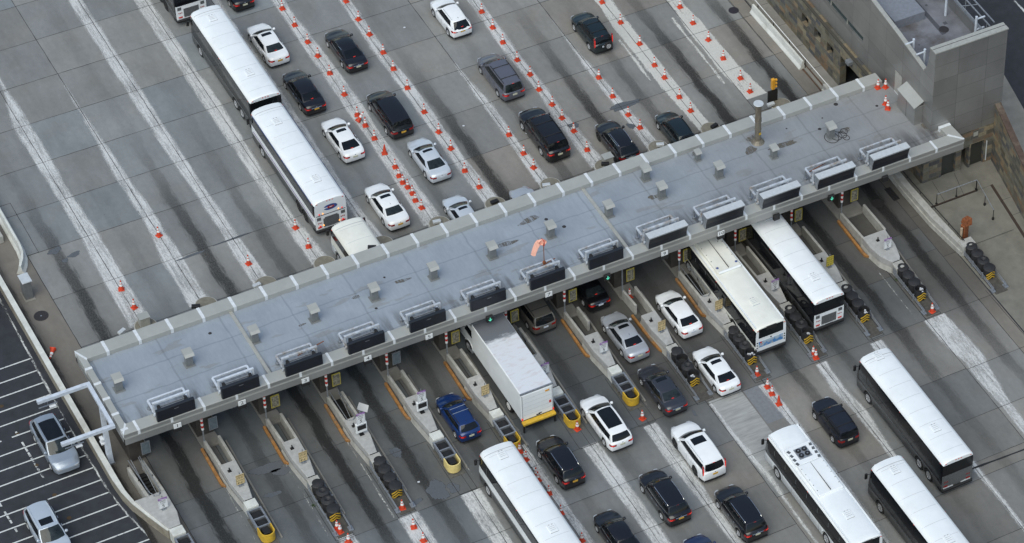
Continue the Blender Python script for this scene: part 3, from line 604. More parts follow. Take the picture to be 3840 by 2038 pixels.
# ---------------------------------------------------------------- toll islands
def text_sign(kind, loc, label, group):
    t = thing('speed_limit_sign' if kind == 'speed' else 'clearance_sign', label, 'road sign', loc, 0, group)
    MB().cyl((.0, 0, 0), (.0, 0, 1.3), .035, n=8).box(-.17, .17, -.17, .17, .0, .03).build('post', M['steel'], t)
    if kind == 'speed':
        MB().box(-.06, -.035, -.33, .33, .10, .93).build('plate', M['signwhite'], t, bev=.008)
        MB().box(-.062, -.03, -.31, .31, .935, 1.12).build('header', M['purple'], t)
        MB().add([(-.068,-.24,.96),(-.068,-.1,.99),(-.068,.0,.97),(-.068,.24,1.06),(-.068,.24,1.09),(-.068,-.02,1.03),(-.068,-.24,1.0)], [(0,1,5,6),(1,2,3,4,5)]).build('header_mark', M['signwhite'], t, fix=False)
        text('SPEED', .165, M['ink'], t, (-.068, 0, .80), sx=.95); text('LIMIT', .165, M['ink'], t, (-.068, 0, .62), sx=.95); text('5', .42, M['ink'], t, (-.068, 0, .34))
        b = MB()
        for a in ((-.30, -.293, .13, .91), (.293, .30, .13, .91), (-.30, .30, .13, .137), (-.30, .30, .903, .91)): b.box(-.065, -.06, a[0], a[1], a[2], a[3])
        b.build('border', M['ink'], t)
    else:
        m = M['signyellow'] if kind == 'cleary' else M['signtan']
        MB().box(-.06, -.035, -.31, .31, .15, 1.12).build('plate', m, t, bev=.008)
        text('CLEARANCE', .125, M['ink'], t, (-.068, 0, 1.02), sx=.78); text("13'-0\"", .25, M['ink'], t, (-.068, 0, .81), sx=.85)
        text('MAX WIDTH', .13, M['ink'], t, (-.068, 0, .56), sx=.78); text("8'-6\"", .25, M['ink'], t, (-.068, 0, .32), sx=.9)
        b = MB()
        for a in ((-.295, -.285, .17, 1.1), (.285, .295, .17, 1.1), (-.295, .295, .17, .18), (-.295, .295, 1.09, 1.1)): b.box(-.065, -.06, *a)
        b.build('border', M['ink'], t)
    return t
def outline(k, s):
    """island outline from the canopy to the tip; s=+1 left side, -1 right side; half widths"""
ISL = {}
for k in range(1, 13):
    xo = -.045*(k-1); c = -k*W+DY(k)
    hl, hr = (.50, .60) if k < 12 else (1.0, 1.05)
    ISL[k] = (xo, c, hl, hr)
own = {1: 'rails', 2: 'barrels', 3: 'barrels', 4: 'rails', 5: 'rails', 6: 'rails', 7: 'rails', 8: 'barrels', 9: 'barrels', 10: 'barrels', 11: 'barrels', 12: 'barrels'}
signk = {1: 'clear', 2: 'clear', 3: 'speed', 4: 'speed', 5: 'clear', 6: 'speed', 7: 'speed', 8: 'clear', 9: 'clear', 10: 'speed', 11: 'cleary', 12: 'speed'}
desc = {1: 'right of lane 1', 2: 'right of lane 2', 3: 'left of the white floor sheet', 4: 'left of the blue hatchback', 5: 'left of the box truck', 6: 'right of the box truck', 7: 'left of the silver sedan', 8: 'between silver and white sedans', 9: 'left of the white city bus', 10: 'right of the city bus', 11: 'right of the canopy coach', 12: 'farthest to the right'}
for k in range(1, 13):
    xo, c, hl, hr = ISL[k]
    t = thing('toll_island', f'pale concrete toll island {desc[k]}', 'toll island', (0, 0, 0), 0, 'concrete toll islands')
    stairs = k in (3, 6, 9)
    xw, xd, xt = -46.45+xo, -49.25+xo-(.25 if k > 4 else 0)-(.2 if k > 8 else 0), -53.1+xo
    # long raised base kerb under the booths out to the noses
    MB().prism([(xt+3.2, c+hl+.26), (xt+2.2, c+hl+.2), (xt+3.2, c-hr-.26), (-34.6, c-hr-.16), (-34.2, c-.5), (-34.2, c+.4), (-34.6, c+hl+.16)], 0, .17).build('kerb', M['walkconc'], t, bev=.02) if False else MB().prism([(xw-.1, c+hl+.14), (-34.6, c+hl+.14), (-34.2, c+.4), (-34.2, c-.5), (-34.6, c-hr-.1), (xw-.1, c-hr-.1)], 0, .17).build('kerb', M['walkconc'], t, bev=.02)
    wl = MB()
    # left and right walls
    if k == 8:
        wl.prism([(xw, c+hl-.13), (xw, c+hl+.03), (xw-1.95, c+hl-.07), (xw-1.95, c+hl-.25)], 0, 1.0)
    else:
        wl.prism([(xw, c+hl-.14), (xw, c+hl+.06), (xd-.02, c+hl+.02), (xd-.02, c+hl-.16)], 0, [.85, .85, 1, 1])
    xr = xw if k != 7 else xw
    xe = xd-.02 if k != 7 else xw-1.85
    wl.prism([(xw, -(hr)+c-.08), (xe, c-hr-.05), (xe, c-hr+.14), (xw, c-hr+.12)], 0, [.85, 1, 1, .85])
    wl.build('side_wall', M['concrete'], t, bev=.025)
    if stairs:
        s = MB(); s.sheet([(xw, c+hl-.2), (xd, c+hl-.2), (xd, c-hr+.2), (xw, c-hr+.2)], .172); s.build('stairwell', M['ink'], t, fix=False)
        s = MB()
        for i in range(7): s.box(xd+.1+i*.26, xd+.33+i*.26, c-hr+.22, c+hl-.22, .175, .18+.012*i)
        s.build('stair_tread', M['trim'], t)
        h = MB()
        for yy, z in ((c+hl-.24, 1.06), (c-hr+.26, 1.06)): h.tube([(xw+.1, yy, z), (xd-.1, yy, z), (xd-.25, (yy+c)/2, z), (xd-.3, c-.05, z)], .028, 6)
        h.tube([(xw-.2, c-hr+.3, 1.0), (xd-.05, c-hr+.42, .3)], .024, 6)
        h.build('handrail', M['steel'], t)
        h = MB()
        for x in (xw-.3, xw-1.4, xd-.1):
            for yy in (c+hl-.22, c-hr+.24): h.cyl((x, yy, .7), (x, yy, 1.05), .03, n=6)
        h.build('handrail_post', M['trim'], t)
    # solid deck tapering to the tip
    L = [(xd, c+hl+.02), (lerp(xd, xt, .45), c+hl+.02), (xt, c+.29), (xt, c-.29), (lerp(xd, xt, .55), c-hr+.02-(.0)), (xd, c-hr-.05)]
    if k == 12: L = [(xd, c+.98), (xd-1.2, c+1.0), (xd-2.4, c+.82), (xt, c+.32), (xt, c-.30), (xd-3.1, c-.5), (xd-1.8, c-.85), (xd, c-1.0)]
    d = MB(); z1 = 1.0
    d.prism(L, 0, z1); d.build('deck', M['deck'], t, bev=.03)
    flare = [(x-(.12 if i in (2, 3) else 0), y+(.14 if y > c else -.14)) for i, (x, y) in enumerate(L)]
    n = len(L); f = MB()
    ar = L
    vs = [(x, y, 0) for x, y in flare]+[(lerp(a[0], b[0], .75), lerp(a[1], b[1], .75), .45) for a, b in zip(flare, L)]
    f.add(vs, [(i, i+1, n+i+1, n+i) for i in range(n-1)]); f.build('base_flare', M['concrete'], t, fix=False)
    # end block
    e = MB().box(xt-.78, xt-.05, c-.42, c+.42, 0, 1.0)
    e.build('end_block', M['whitebar'] if own[k] == 'rails' else M['concrete'], t, bev=.03)
    if own[k] == 'barrels':
        st = MB()
        for z in (.35, .5, .65, .8):
            st.box(xt-.8, xt-.35, c+.43, c+.47, z-.04, z+.04); st.box(xt-.8, xt-.35, c-.47, c-.43, z-.04, z+.04)
        st.build('steel_strap', M['steel'], t)
    MB().box(xt-.06, xt-.01, c-.27, c+.27, .99, 1.012).build('groove', M['trim'], t)
    # orange guard along the left kerb
    if k != 8: MB().prism([(xw-.05, c+hl+.34), (xw-.05, c+hl+.14), (xd-.9, c+hl+.22), (xd-1.35, c+hl+.12), (xd-1.1, c+hl+.40), (xd-.7, c+hl+.42)], 0, .27).build('orange_guard', M['kerborange'], t, bev=.04)
    else: MB().prism([(xw-2.0, c+hl+.30), (xw-2.0, c+hl+.10), (xd-2.2, c+hl+.02), (xd-3.3, c+.5), (xd-3.0, c+.62), (xd-2.1, c+hl+.26)], 0, .27).build('orange_guard', M['kerborange'], t, bev=.04)
    pst = MB().box(xd-.85-.12, xd-.85+.12, c-.0, c+.24, 1.0, 1.03).cyl((xd-.85, c+.12, 1.0), (xd-.85, c+.12, 1.32), .05, n=8)
    pst.build('bollard_stub', M['trim'], t)
    # kerb wedge on the right of the tapering nose
    MB().prism([(xw, c-hr-.36), (xt-3.5, c-.80), (xt-3.5, c-.92), (xw, c-hr-.50)], 0, .13).build('right_kerb', M['walkconc'], t, bev=.02)
    sx = xt+1.45 if signk[k] != 'speed' or k not in (3, 4) else xt+2.0
    sy = c+(-.05 if k < 12 else -.05)
    if signk[k] == 'speed':
        lab = f'white SPEED LIMIT 5 sign on the island {desc[k]}'
        if k in (3, 4):
            u = thing('speed_display', f'white radar speed display on the island {desc[k]}', 'speed display', (sx, sy, 1.0), 0, 'radar speed displays')
            MB().cyl((.05, 0, 0), (.05, 0, .5), .05, n=8).box(-.12, .2, -.16, .16, 0, .03).build('post', M['trim'], u)
            MB().box(-.10, .12, -.42, .42, .30, 1.22).build('case', M['signwhite'], u, bev=.07, seg=3)
            MB().box(-.115, -.10, -.32, .32, .60, 1.08).build('screen', M['ink'], u, bev=.03)
            text_sign('speed', (sx-.02, sy, 2.12), lab, 'speed limit signs')
        else: text_sign('speed', (sx, sy, 1.0), lab, 'speed limit signs')
    else:
        y_ = 'bright yellow' if signk[k] == 'cleary' else 'tan'
        text_sign(signk[k], (sx if k != 11 else sx+.3, sy-(0 if k != 11 else .05), 1.0), f"{y_} CLEARANCE 13'-0\" sign on the island {desc[k]}", 'clearance signs')
    # striped pipe next to the booth
    py = c+hl+.0
    t2 = thing('striped_pole', f'slim {"red and white banded" if k != 8 else "plain grey"} pole on the island {desc[k]}', 'pole', (-46.55+xo, py, 0), 0, 'banded poles by the booths')
    MB().cyl((0, 0, .9), (0, 0, 4.55), .055, n=10).build('shaft', M['steel'], t2)
    if k != 8:
        b = MB()
        for i in range(6):
            if i % 2 == 0: b.cyl((0, 0, 2.05+i*.22), (0, 0, 2.27+i*.22), .095, n=10)
        b.build('white_band', M['reflect'], t2); b = MB()
        for i in range(6):
            if i % 2: b.cyl((0, 0, 2.05+i*.22), (0, 0, 2.27+i*.22), .096, n=10)
        b.build('red_band', M['redpaint'], t2)
# booths
for k in range(0, 13):
    if k == 0: c = .55; xo = 0
    else: xo, c = ISL[k][0], ISL[k][1]
    dd = 'behind the stairwell at the left end' if k == 0 else 'on the island '+desc[k]
    b = thing('toll_booth', f'dark bronze toll booth {dd}', 'toll booth', (0, 0, 0), 0, 'toll booths under the canopy')
    x0 = -45.35+xo
    MB().box(x0, x0+3.6, c-.62, c+.56, .16, 4.35).build('cabin', M['brown'], b, bev=.02)
    MB().box(x0-.03, x0+3.63, c-.65, c+.59, 2.75, 3.3).build('roof_band', M['trim'], b)
    MB().box(x0+.5, x0+3.0, c+.57, c+.585, 1.2, 2.5).build('side_window', M['glass'], b)
    # poster frame faces the traffic
    pf = MB().box(x0-.62, x0-.57, c-.78, c-.14, 1.05, 2.25)
    plain = k in (0, 1, 4)
    pf.build('poster_frame', M['steel'] if plain else M['posteryellow'], b)
    MB().box(x0-.635, x0-.62, c-.72, c-.20, 1.13, 2.17).build('poster', M['bluegrey_glass'] if plain else M['poster'], b)
    MB().box(x0-.57, x0, c-.6, c-.55, 1.9, 2.0).build('poster_arm', M['steel'], b)
# cylindrical noses and cabinets on the far side
for k in range(1, 13):
    xo, c = ISL[k][0], -k*W+.05 if k < 12 else -12.35*W
    t = thing('island_nose', f'round concrete island nose behind the canopy, {nm[k-1]} from the left', 'concrete nose', (0, 0, 0), 0, 'round concrete noses behind the canopy')
    MB().cyl((-34.15, c, 0), (-34.15, c, .95), .82, n=36).build('drum', M['whitebar'] if k in () else M['concrete'], t, bev=.03)
    MB().box(-37.5, -34.2, c-.6, c+.6, 0, .9).build('body', M['concrete'], t, bev=.03)
    MB().cyl((-34.15, c, .955), (-34.15, c, .965), .74, n=36).build('top_plate', mat('rusty_lid', (.20, .185, .15), .8, var=.15, dirt=(.12, .10, .07, .5)), t)
for (x, y, h, wh) in ((-34.0, -4.5, 1.75, 'left end'), (-34.2, -41.3, 1.9, 'black crossover')):
    t = thing('nose_cabinet', f'grey metal cabinet on the round nose near the {wh}', 'cabinet', (x, y, .95), 0, 'cabinets on the noses')
    MB().box(-.3, .3, -.36, .36, 0, h-.95).build('body', M['ventmetal'], t, bev=.02); MB().box(-.34, .34, -.4, .4, h-.95, h-.9).build('lid', M['capmetal'], t)
for i, (x, y, z) in enumerate(((-35.27,-2.47,2.2),(-34.2,-8.3,1.05),(-34.2,-12.95,1.05),(-36.4,-21.1,3.1),(-34.1,-27.2,1.05),(-34.1,-31.9,1.05),(-34.3,-36.1,1.1),(-34.6,-40.9,1.5),(-34.2,-45.8,1.1),(-34.2,-50.5,1.1),(-34.0,-55.6,1.1))):
    t = thing('camera_housing', f'small {"grey" if i % 2 == 0 else "black"} camera housing behind the canopy, {nm[i]} from left', 'camera', (x, y, 0), 0, 'camera housings behind the canopy')
    MB().cyl((0, 0, .5), (0, 0, z), .05, n=8).build('mount', M['steel'], t)
    MB().cbox((0, 0, z+.1), (.3, .6, .22), rnd.uniform(-.5, .5)).build('housing', M['hood'] if i % 2 == 0 else M['trim'], t, bev=.02)
# ---------------------------------------------------------------- crash cushions
def barrel_row(k, x0, c, n=4, lab='', last='open', pitch=.88, tilt=0):
    t = thing('guard_rail', f'low steel rails around {lab}', 'guard rail', (0, 0, 0), 0, 'rails beside the barrel rows')
    xe = x0-pitch*n-1.2; r = MB()
    for s in (.56, -.56):
        for z in (.25, .38, .51, .64):
            r.cyl((x0+.25, c+s, z), (xe+.4, c+s*.98, max(.06, z*.95-.18 if z > .3 else z)), .022, n=5)
    r.build('rail', M['steel'], t)
    for s in (.56, -.56):
        for x in (x0-pitch*1.4, x0-pitch*3.0): MB().box(x-.04, x+.04, c+s-.05, c+s+.05, 0, .62).build('rail_post', M['steel'], t)
        MB().box(xe+.3, xe+.75, c+s-.16, c+s+.16, .0, .12).build('rail_foot', M['steel'], t)
    MB().prism([(x0+.2, c+.5), (x0+.2, c-.5), (xe+.1, c-.52), (xe+.1, c+.52)], .0, .035).build('base_plate', mat('oily_base', (.075, .07, .062), .85, var=.3), t)
    for i in range(n):
        x = x0-pitch*i-.02; end = i == n-1
        q = ['black barrel closest to the concrete', 'second black barrel from the concrete', 'third black barrel from the concrete', 'chevron striped front barrel'][i]
        b = thing('crash_barrel', f'{q} of {lab}', 'crash barrel', (x, c-.02, 0), 0, 'black crash barrels')
        op = (end and last == 'open') or (lab.startswith('the row right of silver') and i == 1)
        rr = .455
        if op:
            MB().lathe([(rr*.86, .04), (rr*.97, .5), (rr, .95), (rr, 1.0), (rr-.04, 1.0), (rr-.05, .5), (.01, .45)], n=28).build('drum', M['barrel'], b, smooth=True)
            if end:
                l = MB()
                for _ in range(4): l.cbox((rnd.uniform(-.2, .15), rnd.uniform(-.25, .2), .62+rnd.random()*.25), (.14, .12, .1), rnd.random()*3)
                l.build('litter', M['dirtyfoil'], b)
        else:
            dip = rnd.choice([0, 0, .05])
            MB().lathe([(rr*.86, .04), (rr*.97, .5), (rr*.97, .86), (rr+.02, .87), (rr+.02, .93), (rr*.96, .98), (rr*.5, 1.04), (.01, 1.05-dip*3)], n=28).build('drum', M['barrel'], b, smooth=True)
        if end:
            # chevrons wrapped on the face that meets the traffic
            for row in range(3):
                v = MB()
                for half in (-1, 1):
                    P = []
                    for j in range(7):
                        a = half*j/6*R(58); zz = max(.06, .84-.25*row-abs(j/6)*.46); P.append((a, zz))
                    for (a0, z0), (a1, z1) in zip(P[:-1], P[1:]):
                        rA = rr+.012
                        f = lambda a, z: (-rA*math.cos(a), rA*math.sin(a), z)
                        v.add([f(a0, z0), f(a1, z1), f(a1, z1+.13), f(a0, z0+.13)], [(0, 1, 2, 3)])
                v.build('chevron', M['yellow'], b, fix=False)
places = {2: 'the row on the second island', 3: 'the row on the third island', 8: 'the row right of silver sedan', 9: 'the row left of city bus', 10: 'the row right of city bus', 11: 'the row right of canopy coach', 12: 'the row below the farthest island'}
for k in (2, 3, 8, 9, 10, 11, 12):
    xo, c, _, _ = ISL[k]
    barrel_row(k, -53.1+xo-.72, c-.08, lab=places[k], last='closed' if k in (2, 3) else 'open')
barrel_row(13, -54.75, -61.35, lab='the row at the yard wall', last='closed')
# rail type cushions
def rail_cushion(k, x0, c, col, lab):
    t = thing('crash_cushion', f'steel rail crash cushion with {lab}', 'crash cushion', (x0, c, 0), 0, 'steel rail crash cushions')
    f = MB()
    for s in (1, -1):
        f.prism([(0, s*.44), (0, s*.50), (-1.75, s*.50), (-1.75, s*.44)], .45, .84); f.prism([(0, s*.40), (0, s*.52), (-1.75, s*.52), (-1.75, s*.40)], .80, .86)
    f.build('side_rail', M['steel'], t)
    for x in (-.05, -.95, -1.72): MB().box(x-.05, x+.05, -.5, .5, .72, .84).box(x-.04, x+.04, -.45, .45, .1, .72).build('cross_frame', M['steel'], t)
    for i, x in enumerate((-.5, -1.34, -2.05)):
        MB().box(x-.33, x+.33, -.34 if i < 2 else -.26, .34 if i < 2 else .26, .08, .70).build('black_module', M['trim'], t, bev=.04)
    n = MB(); P = []; Q = []
    for i in range(13):
        a = R(-90+15*i); P.append((-2.35-.42*math.cos(a), .50*math.sin(a))); Q.append((-2.35-.34*math.cos(a), .42*math.sin(a)))
    P = [(-1.75, -.5)]+P+[(-1.75, .5)]; Q = [(-1.75, -.42)]+Q+[(-1.75, .42)]
    m = len(P); vs = [(x, y, .12) for x, y in P]+[(x, y, .86) for x, y in P]+[(x, y, .86) for x, y in Q]+[(x, y, .12) for x, y in Q]
    fs = []
    for a in range(4):
        for i in range(m-1): fs.append((a*m+i, a*m+i+1, ((a+1) % 4)*m+i+1, ((a+1) % 4)*m+i))
    fs += [(0, m, 2*m, 3*m), (m-1, 4*m-1, 3*m-1, 2*m-1)]
    n.add(vs, fs).build('nose_guard', col, t, smooth=True)
    MB().box(-3.0, 0, -.55, .55, 0, .03).build('base_plate', mat('cushion_base', (.10, .095, .085), .85, var=.3), t)
for k, col, lab in ((1, 'yellow', 'bright yellow nose at the lower left'), (4, 'paleyellow', 'pale faded yellow nose'), (5, 'yellow', 'yellow nose half hidden by the white coach'), (6, 'yellow', 'yellow nose right of the box truck'), (7, 'yellow', 'yellow nose left of the graphite sedan')):
    xo, c, _, _ = ISL[k]; rail_cushion(k, -53.92+xo, c, M[col], lab)
rail_cushion(0, -53.9, .95-.1, M['yellow'], 'its end cut by the bottom frame edge')
# ---------------------------------------------------------------- island 0 with stairwell
t = thing('toll_island', 'leftmost concrete island with open stairwell beside the curved wall', 'toll island', (0, 0, 0), 0, 'concrete toll islands')
MB().prism([(-49.61, 2.42), (-51.2, 1.95), (-53.05, 1.34), (-53.02, .52), (-51.8, .28), (-49.61, .28)], 0, 1.0).build('deck', M['deck'], t, bev=.03)
MB().box(-53.85, -53.1, .46, 1.38, 0, 1.0).build('end_block', M['whitebar'], t, bev=.03)
w_ = MB().prism([(-46.2, .46), (-46.2, .64), (-49.6, .50), (-49.6, .28)], 0, [.9, .9, 1, 1]); w_.prism([(-46.4, 1.72), (-46.4, 1.52), (-49.6, 1.38), (-49.6, 1.62)], 0, [.9, .9, 1, 1]); w_.build('side_wall', M['concrete'], t, bev=.02)
MB().sheet([(-46.6, 1.5), (-49.6, 1.4), (-49.6, .5), (-46.6, .62)], .02).build('stairwell', M['ink'], t, fix=False)
s = MB()
for i in range(8): s.box(-49.5+i*.33, -49.25+i*.33, .55, 1.38, .022, .03+.03*i)
s.build('stair_tread', M['trim'], t)
h = MB(); h.tube([(-46.0, 1.45, 1.1), (-49.5, 1.28, 1.1), (-49.9, 1.1, 1.1), (-49.95, .8, 1.1), (-49.6, .6, 1.1), (-46.0, .62, 1.1)], .03, 6); h.tube([(-46.0, 1.25, 1.05), (-49.3, 1.2, .3)], .026, 6); h.tube([(-46.0, .72, 1.05), (-49.3, .7, .3)], .026, 6); h.build('handrail', M['steel'], t)
h = MB()
for x, y in ((-46.4, 1.6), (-48, 1.5), (-49.85, 1.12), (-46.4, .58), (-48, .5), (-49.8, .66)): h.cyl((x, y, .6), (x, y, 1.1), .03, n=6)
h.build('handrail_post', M['trim'], t)
text_sign('speed', (-51.2, .98, 1.0), 'white SPEED LIMIT 5 sign on the leftmost island below the stairwell', 'speed limit signs')
# ---------------------------------------------------------------- left boundary wall, barrier, cabinet, gantry
t = thing('boundary_wall', 'low concrete boundary wall with pale coping curving along the dark road', 'wall', (0, 0, 0))
wp = [(22, 2.62, 2.95), (-24, 2.6, 2.93), (-36, 2.62, 2.97), (-46.9, 2.62, 2.96), (-48.3, 2.6, 2.86), (-49.6, 2.42, 2.62), (-51.2, 1.95, 2.12), (-52.4, 1.55, 1.7), (-53.05, 1.34, 1.46)]
b = MB(); f = MB()
for (xa, a1, a2), (xb, b1, b2) in zip(wp[:-1], wp[1:]):
    b.prism([(xa, a1), (xa, a2), (xb, b2), (xb, b1)], -.06, .80); f.prism([(xa, a1-.02), (xa, a2+.02), (xb, b2+.02), (xb, b1-.02)], .80, .88)
b.build('body', mat('stained_wall', (.27, .245, .20), .9, var=.2, scale=2, bump=.3, dirt=(.13, .10, .06, .75)), t); f.build('coping', M['whitebar'], t)
def jersey(name, pts, lab, h=.82, m=None):
    t = thing(name, lab, 'barrier', (0, 0, 0)); b = MB(); prof = [(.30, 0), (.30, .08), (.14, .32), (.08, h), (-.08, h), (-.14, .32), (-.30, .08), (-.30, 0)]
    ring = []
    for i, (x, y) in enumerate(pts):
        a = pts[max(0, i-1)]; c = pts[min(len(pts)-1, i+1)]; d = Vector((c[0]-a[0], c[1]-a[1])).normalized(); ring.append([(x-d.y*o, y+d.x*o, z) for o, z in prof])
    n = len(prof); vs = [p for r in ring for p in r]; fs = [(i*n+j, i*n+j+1, (i+1)*n+j+1, (i+1)*n+j) for i in range(len(pts)-1) for j in range(n-1)]+[tuple(range(n)), tuple(range((len(pts)-1)*n, len(pts)*n))[::-1]]
    b.add(vs, fs).build('body', m or M['whitebar'], t); return t
jersey('jersey_barrier', [(20, .3), (-17.8, .22), (-21.9, .26), (-22.8, .36), (-23.5, .62), (-24.2, 1.05)], 'white concrete barrier with curled end at the left edge')
jersey('jersey_barrier', [(-22.3, -60.42), (-26.2, -60.5), (-30.3, -60.55)], 'stained white concrete barrier beside the stone building')
t = thing('service_block', 'grey concrete block with metal hatch behind the barrier at left edge', 'block', (-19.6, 1.5, 0)); MB().box(-.9, .9, -.55, .6, 0, .7).build('body', M['concrete'], t, bev=.03); MB().box(-.5, .4, -.35, .3, .7, .95).build('hatch', M['steel'], t, bev=.03)
t = thing('utility_cabinet', 'tall grey utility cabinet standing alone on the left sidewalk', 'cabinet', (-26.55, 1.42, 0))
MB().box(-.40, .40, -.29, .29, 0.05, 1.75).build('body', mat('grey_cabinet', (.17, .175, .18), .55, .2), t, bev=.015); MB().box(-.5, .5, -.36, .36, 1.75, 1.82).build('lid', M['hood'], t); MB().box(-.6, .6, -.38, .38, 0, .04).build('plinth', M['walkconc'], t)
t = thing('manhole_cover', 'large round dark manhole cover in the left sidewalk', 'manhole', (-28.9, 1.32, .003)); MB().cyl((0, 0, 0), (0, 0, .012), .52, n=36).build('lid', M['iron'], t); MB().cyl((0, 0, .012), (0, 0, .02), .06, n=12).build('pick_hole', M['steel'], t)
t = thing('manhole_cover', 'round dark manhole cover near the stone building barrier', 'manhole', (-21.44, -59.13, .003)); MB().cyl((0, 0, 0), (0, 0, .012), .42, n=36).build('lid', mat('violet_iron', (.025, .022, .032), .6, var=.3, scale=15), t)
t = thing('manhole_cover', 'round dark manhole cover in the lane beside the thick island', 'manhole', (-46.6, -58.0, .003)); MB().cyl((0, 0, 0), (0, 0, .012), .48, n=36).build('lid', M['iron'], t)
t = thing('drain_grate', 'black rectangular drain grate beside the right-hand wall', 'drain', (-46.2, -59.5, .004)); MB().box(-.75, .75, -.27, .27, 0, .012).build('frame', M['trim'], t); g = MB()
for i in range(9): g.box(-.68+.16*i, -.62+.16*i, -.24, .24, .012, .02)
g.build('bar', M['iron'], t)
mk = MB()
for x, y in ((-36.02, 6.86), (-39.02, 6.85), (-42.44, 6.76), (-45.63, 6.67), (-48.07, 6.57)): mk.lathe([(.16, 0), (.02, .01)], (x, y, -.045), n=10)
struct('paint_dot', mk, mat('rusty_dot', (.07, .045, .022), .9))
t = thing('reader_gantry', 'white U shaped steel gantry reaching over the dark road', 'gantry', (-44.62, 2.28, 0))
MB().add([(-.19,-.19,0),(.19,-.19,0),(.19,.19,0),(-.19,.19,0),(-.13,-.13,5.55),(.13,-.13,5.55),(.13,.13,5.55),(-.13,.13,5.55)], [(3,2,1,0),(4,5,6,7),(0,1,5,4),(1,2,6,5),(2,3,7,6),(3,0,4,7)]).build('post', M['bluesteel'], t)
MB().box(-.26, .26, -.26, .26, 0, .12).build('base_plate', M['steel'], t)
MB().box(-2.25, 2.45, -.13, .13, 5.55, 5.81).build('beam', M['bluesteel'], t); 
for x in (-2.12, 2.34): MB().box(x-.13, x+.13, .13, 3.6, 5.552, 5.808).build('arm', M['bluesteel'], t)
for x, y in ((2.4, 2.9), (-1.95, 2.7)):
    MB().box(x-.03, x+.03, y-.65, y+.65, 4.95, 5.02).cyl((x, y, 5.0), (x, y, 5.56), .02, n=6).build('reader_bar', M['steel'], t); MB().box(x-.22, x-.02, y-.5, y-.05, 4.86, 4.95).build('reader', M['signwhite'], t, bev=.02)
for z in (2.35, 1.95): MB().box(-.05, .35, .16, .42, z, z+.18).build('camera_unit', M['signwhite'], t, bev=.03)
t = thing('aluminium_sheet', 'pale blue sheet lying flat in the lane below number 4', 'sheet', (0, 0, .014)); c0 = (-48.0, -15.0)
MB().prism([(c0[0]+.62, c0[1]+.05), (c0[0]+.02, c0[1]-.42), (c0[0]-.55, c0[1]-.05), (c0[0]+.05, c0[1]+.5)], 0, .015).build('panel', M['signwhite'], t)
for i, (x, y) in enumerate(((-56.3, -15.4), (-83, -57.0), (-11.5, -34.9), (-67.4, -50.2), (-24.2, -34.0), (-27.2, -37.9))):
    wh = ['below the third island', 'in the lower right corner', 'in the lane left of the white crossover', 'by the long coach', 'below the silver minivan lane', 'beside the line of cones right of big black SUV'][i]
    tag(MB().cbox((x, y, .03), (.16, .12, .03), rnd.random()*3).build('paper_scrap', M['dirtyfoil']), f'small pale paper scrap {wh}', 'litter', 'paper scraps')
# ---------------------------------------------------------------- right-hand lane wall with rail
t = thing('lane_wall', 'long concrete wall with black handrail right of the last lane', 'wall', (0, 0, 0))
b = MB(); P = [(-33.5, -60.55, -61.0), (-46.7, -60.25, -60.8), (-50.6, -60.3, -60.9), (-54.6, -60.72, -61.1)]
for (xa, a1, a2), (xb, b1, b2) in zip(P[:-1], P[1:]): b.prism([(xa, a1+.1), (xa, a2), (xb, b2), (xb, b1+.1)], 0, .42); b.prism([(xa, a1), (xa, a2+.02), (xb, b2+.02), (xb, b1)], .42, .9)
b.build('body', M['concrete'], t); MB().tube([(-36, -60.95, 1.12), (-46.7, -60.9, 1.12), (-54.2, -61.1, 1.12)], .035, 6).build('handrail', M['trim'], t)
h = MB()
for i in range(9): x = -38-2*i; h.cyl((x, -60.94 if x > -50 else -61.05, .88), (x, -60.94 if x > -50 else -61.05, 1.12), .03, n=6)
h.build('handrail_post', M['trim'], t); MB().box(-54.7, -53.9, -61.85, -60.75, 0, 1.0).build('end_block', M['concrete'], t, bev=.03)
t = thing('walk_handrail', 'long pale handrail on short posts along the building walk', 'handrail', (0, 0, 0)); MB().tube([(8, -60.72, 1.0), (-22.1, -60.72, 1.0), (-30.06, -60.78, 1.0), (-35, -60.8, 1.0)], .035, 6).build('rail', M['reflect'], t); h = MB()
for i in range(15): x = 6-2.6*i; h.cyl((x, -60.72, 0), (x, -60.72, 1), .03, n=6)
h.build('post', M['trim'], t); MB().box(-35.2, 8, -60.85, -60.62, .0, .16).build('kerb', M['walkconc'], t)
def yard_rail(pts, lab):
    t = thing('yard_handrail', lab, 'handrail', (0, 0, 0), 0, 'handrails in the yard'); MB().tube([(x, y, z+1.0) for x, y, z in pts], .04, 8).build('rail', M['steel'], t); h = MB()
    for (xa, ya, za), (xb, yb, zb) in zip(pts[:-1], pts[1:]):
        n = max(1, int(math.hypot(xb-xa, yb-ya)/1.5))
        for i in range(n+1): h.cyl((lerp(xa, xb, i/n), lerp(ya, yb, i/n), min(za, zb)), (lerp(xa, xb, i/n), lerp(ya, yb, i/n), lerp(za, zb, i/n)+1), .03, n=6).cyl((lerp(xa, xb, i/n), lerp(ya, yb, i/n), .0), (lerp(xa, xb, i/n), lerp(ya, yb, i/n), .17), .1, n=8)
    h.build('post', M['trim'], t)
yard_rail([(-48.84, -61.9, .12), (-48.86, -65.45, .12)], 'steel handrail along the step in front of the stone building')
yard_rail([(-48.9, -65.47, .12), (-52.25, -64.92, .0)], 'steel handrail running down beside the ramp in the yard')
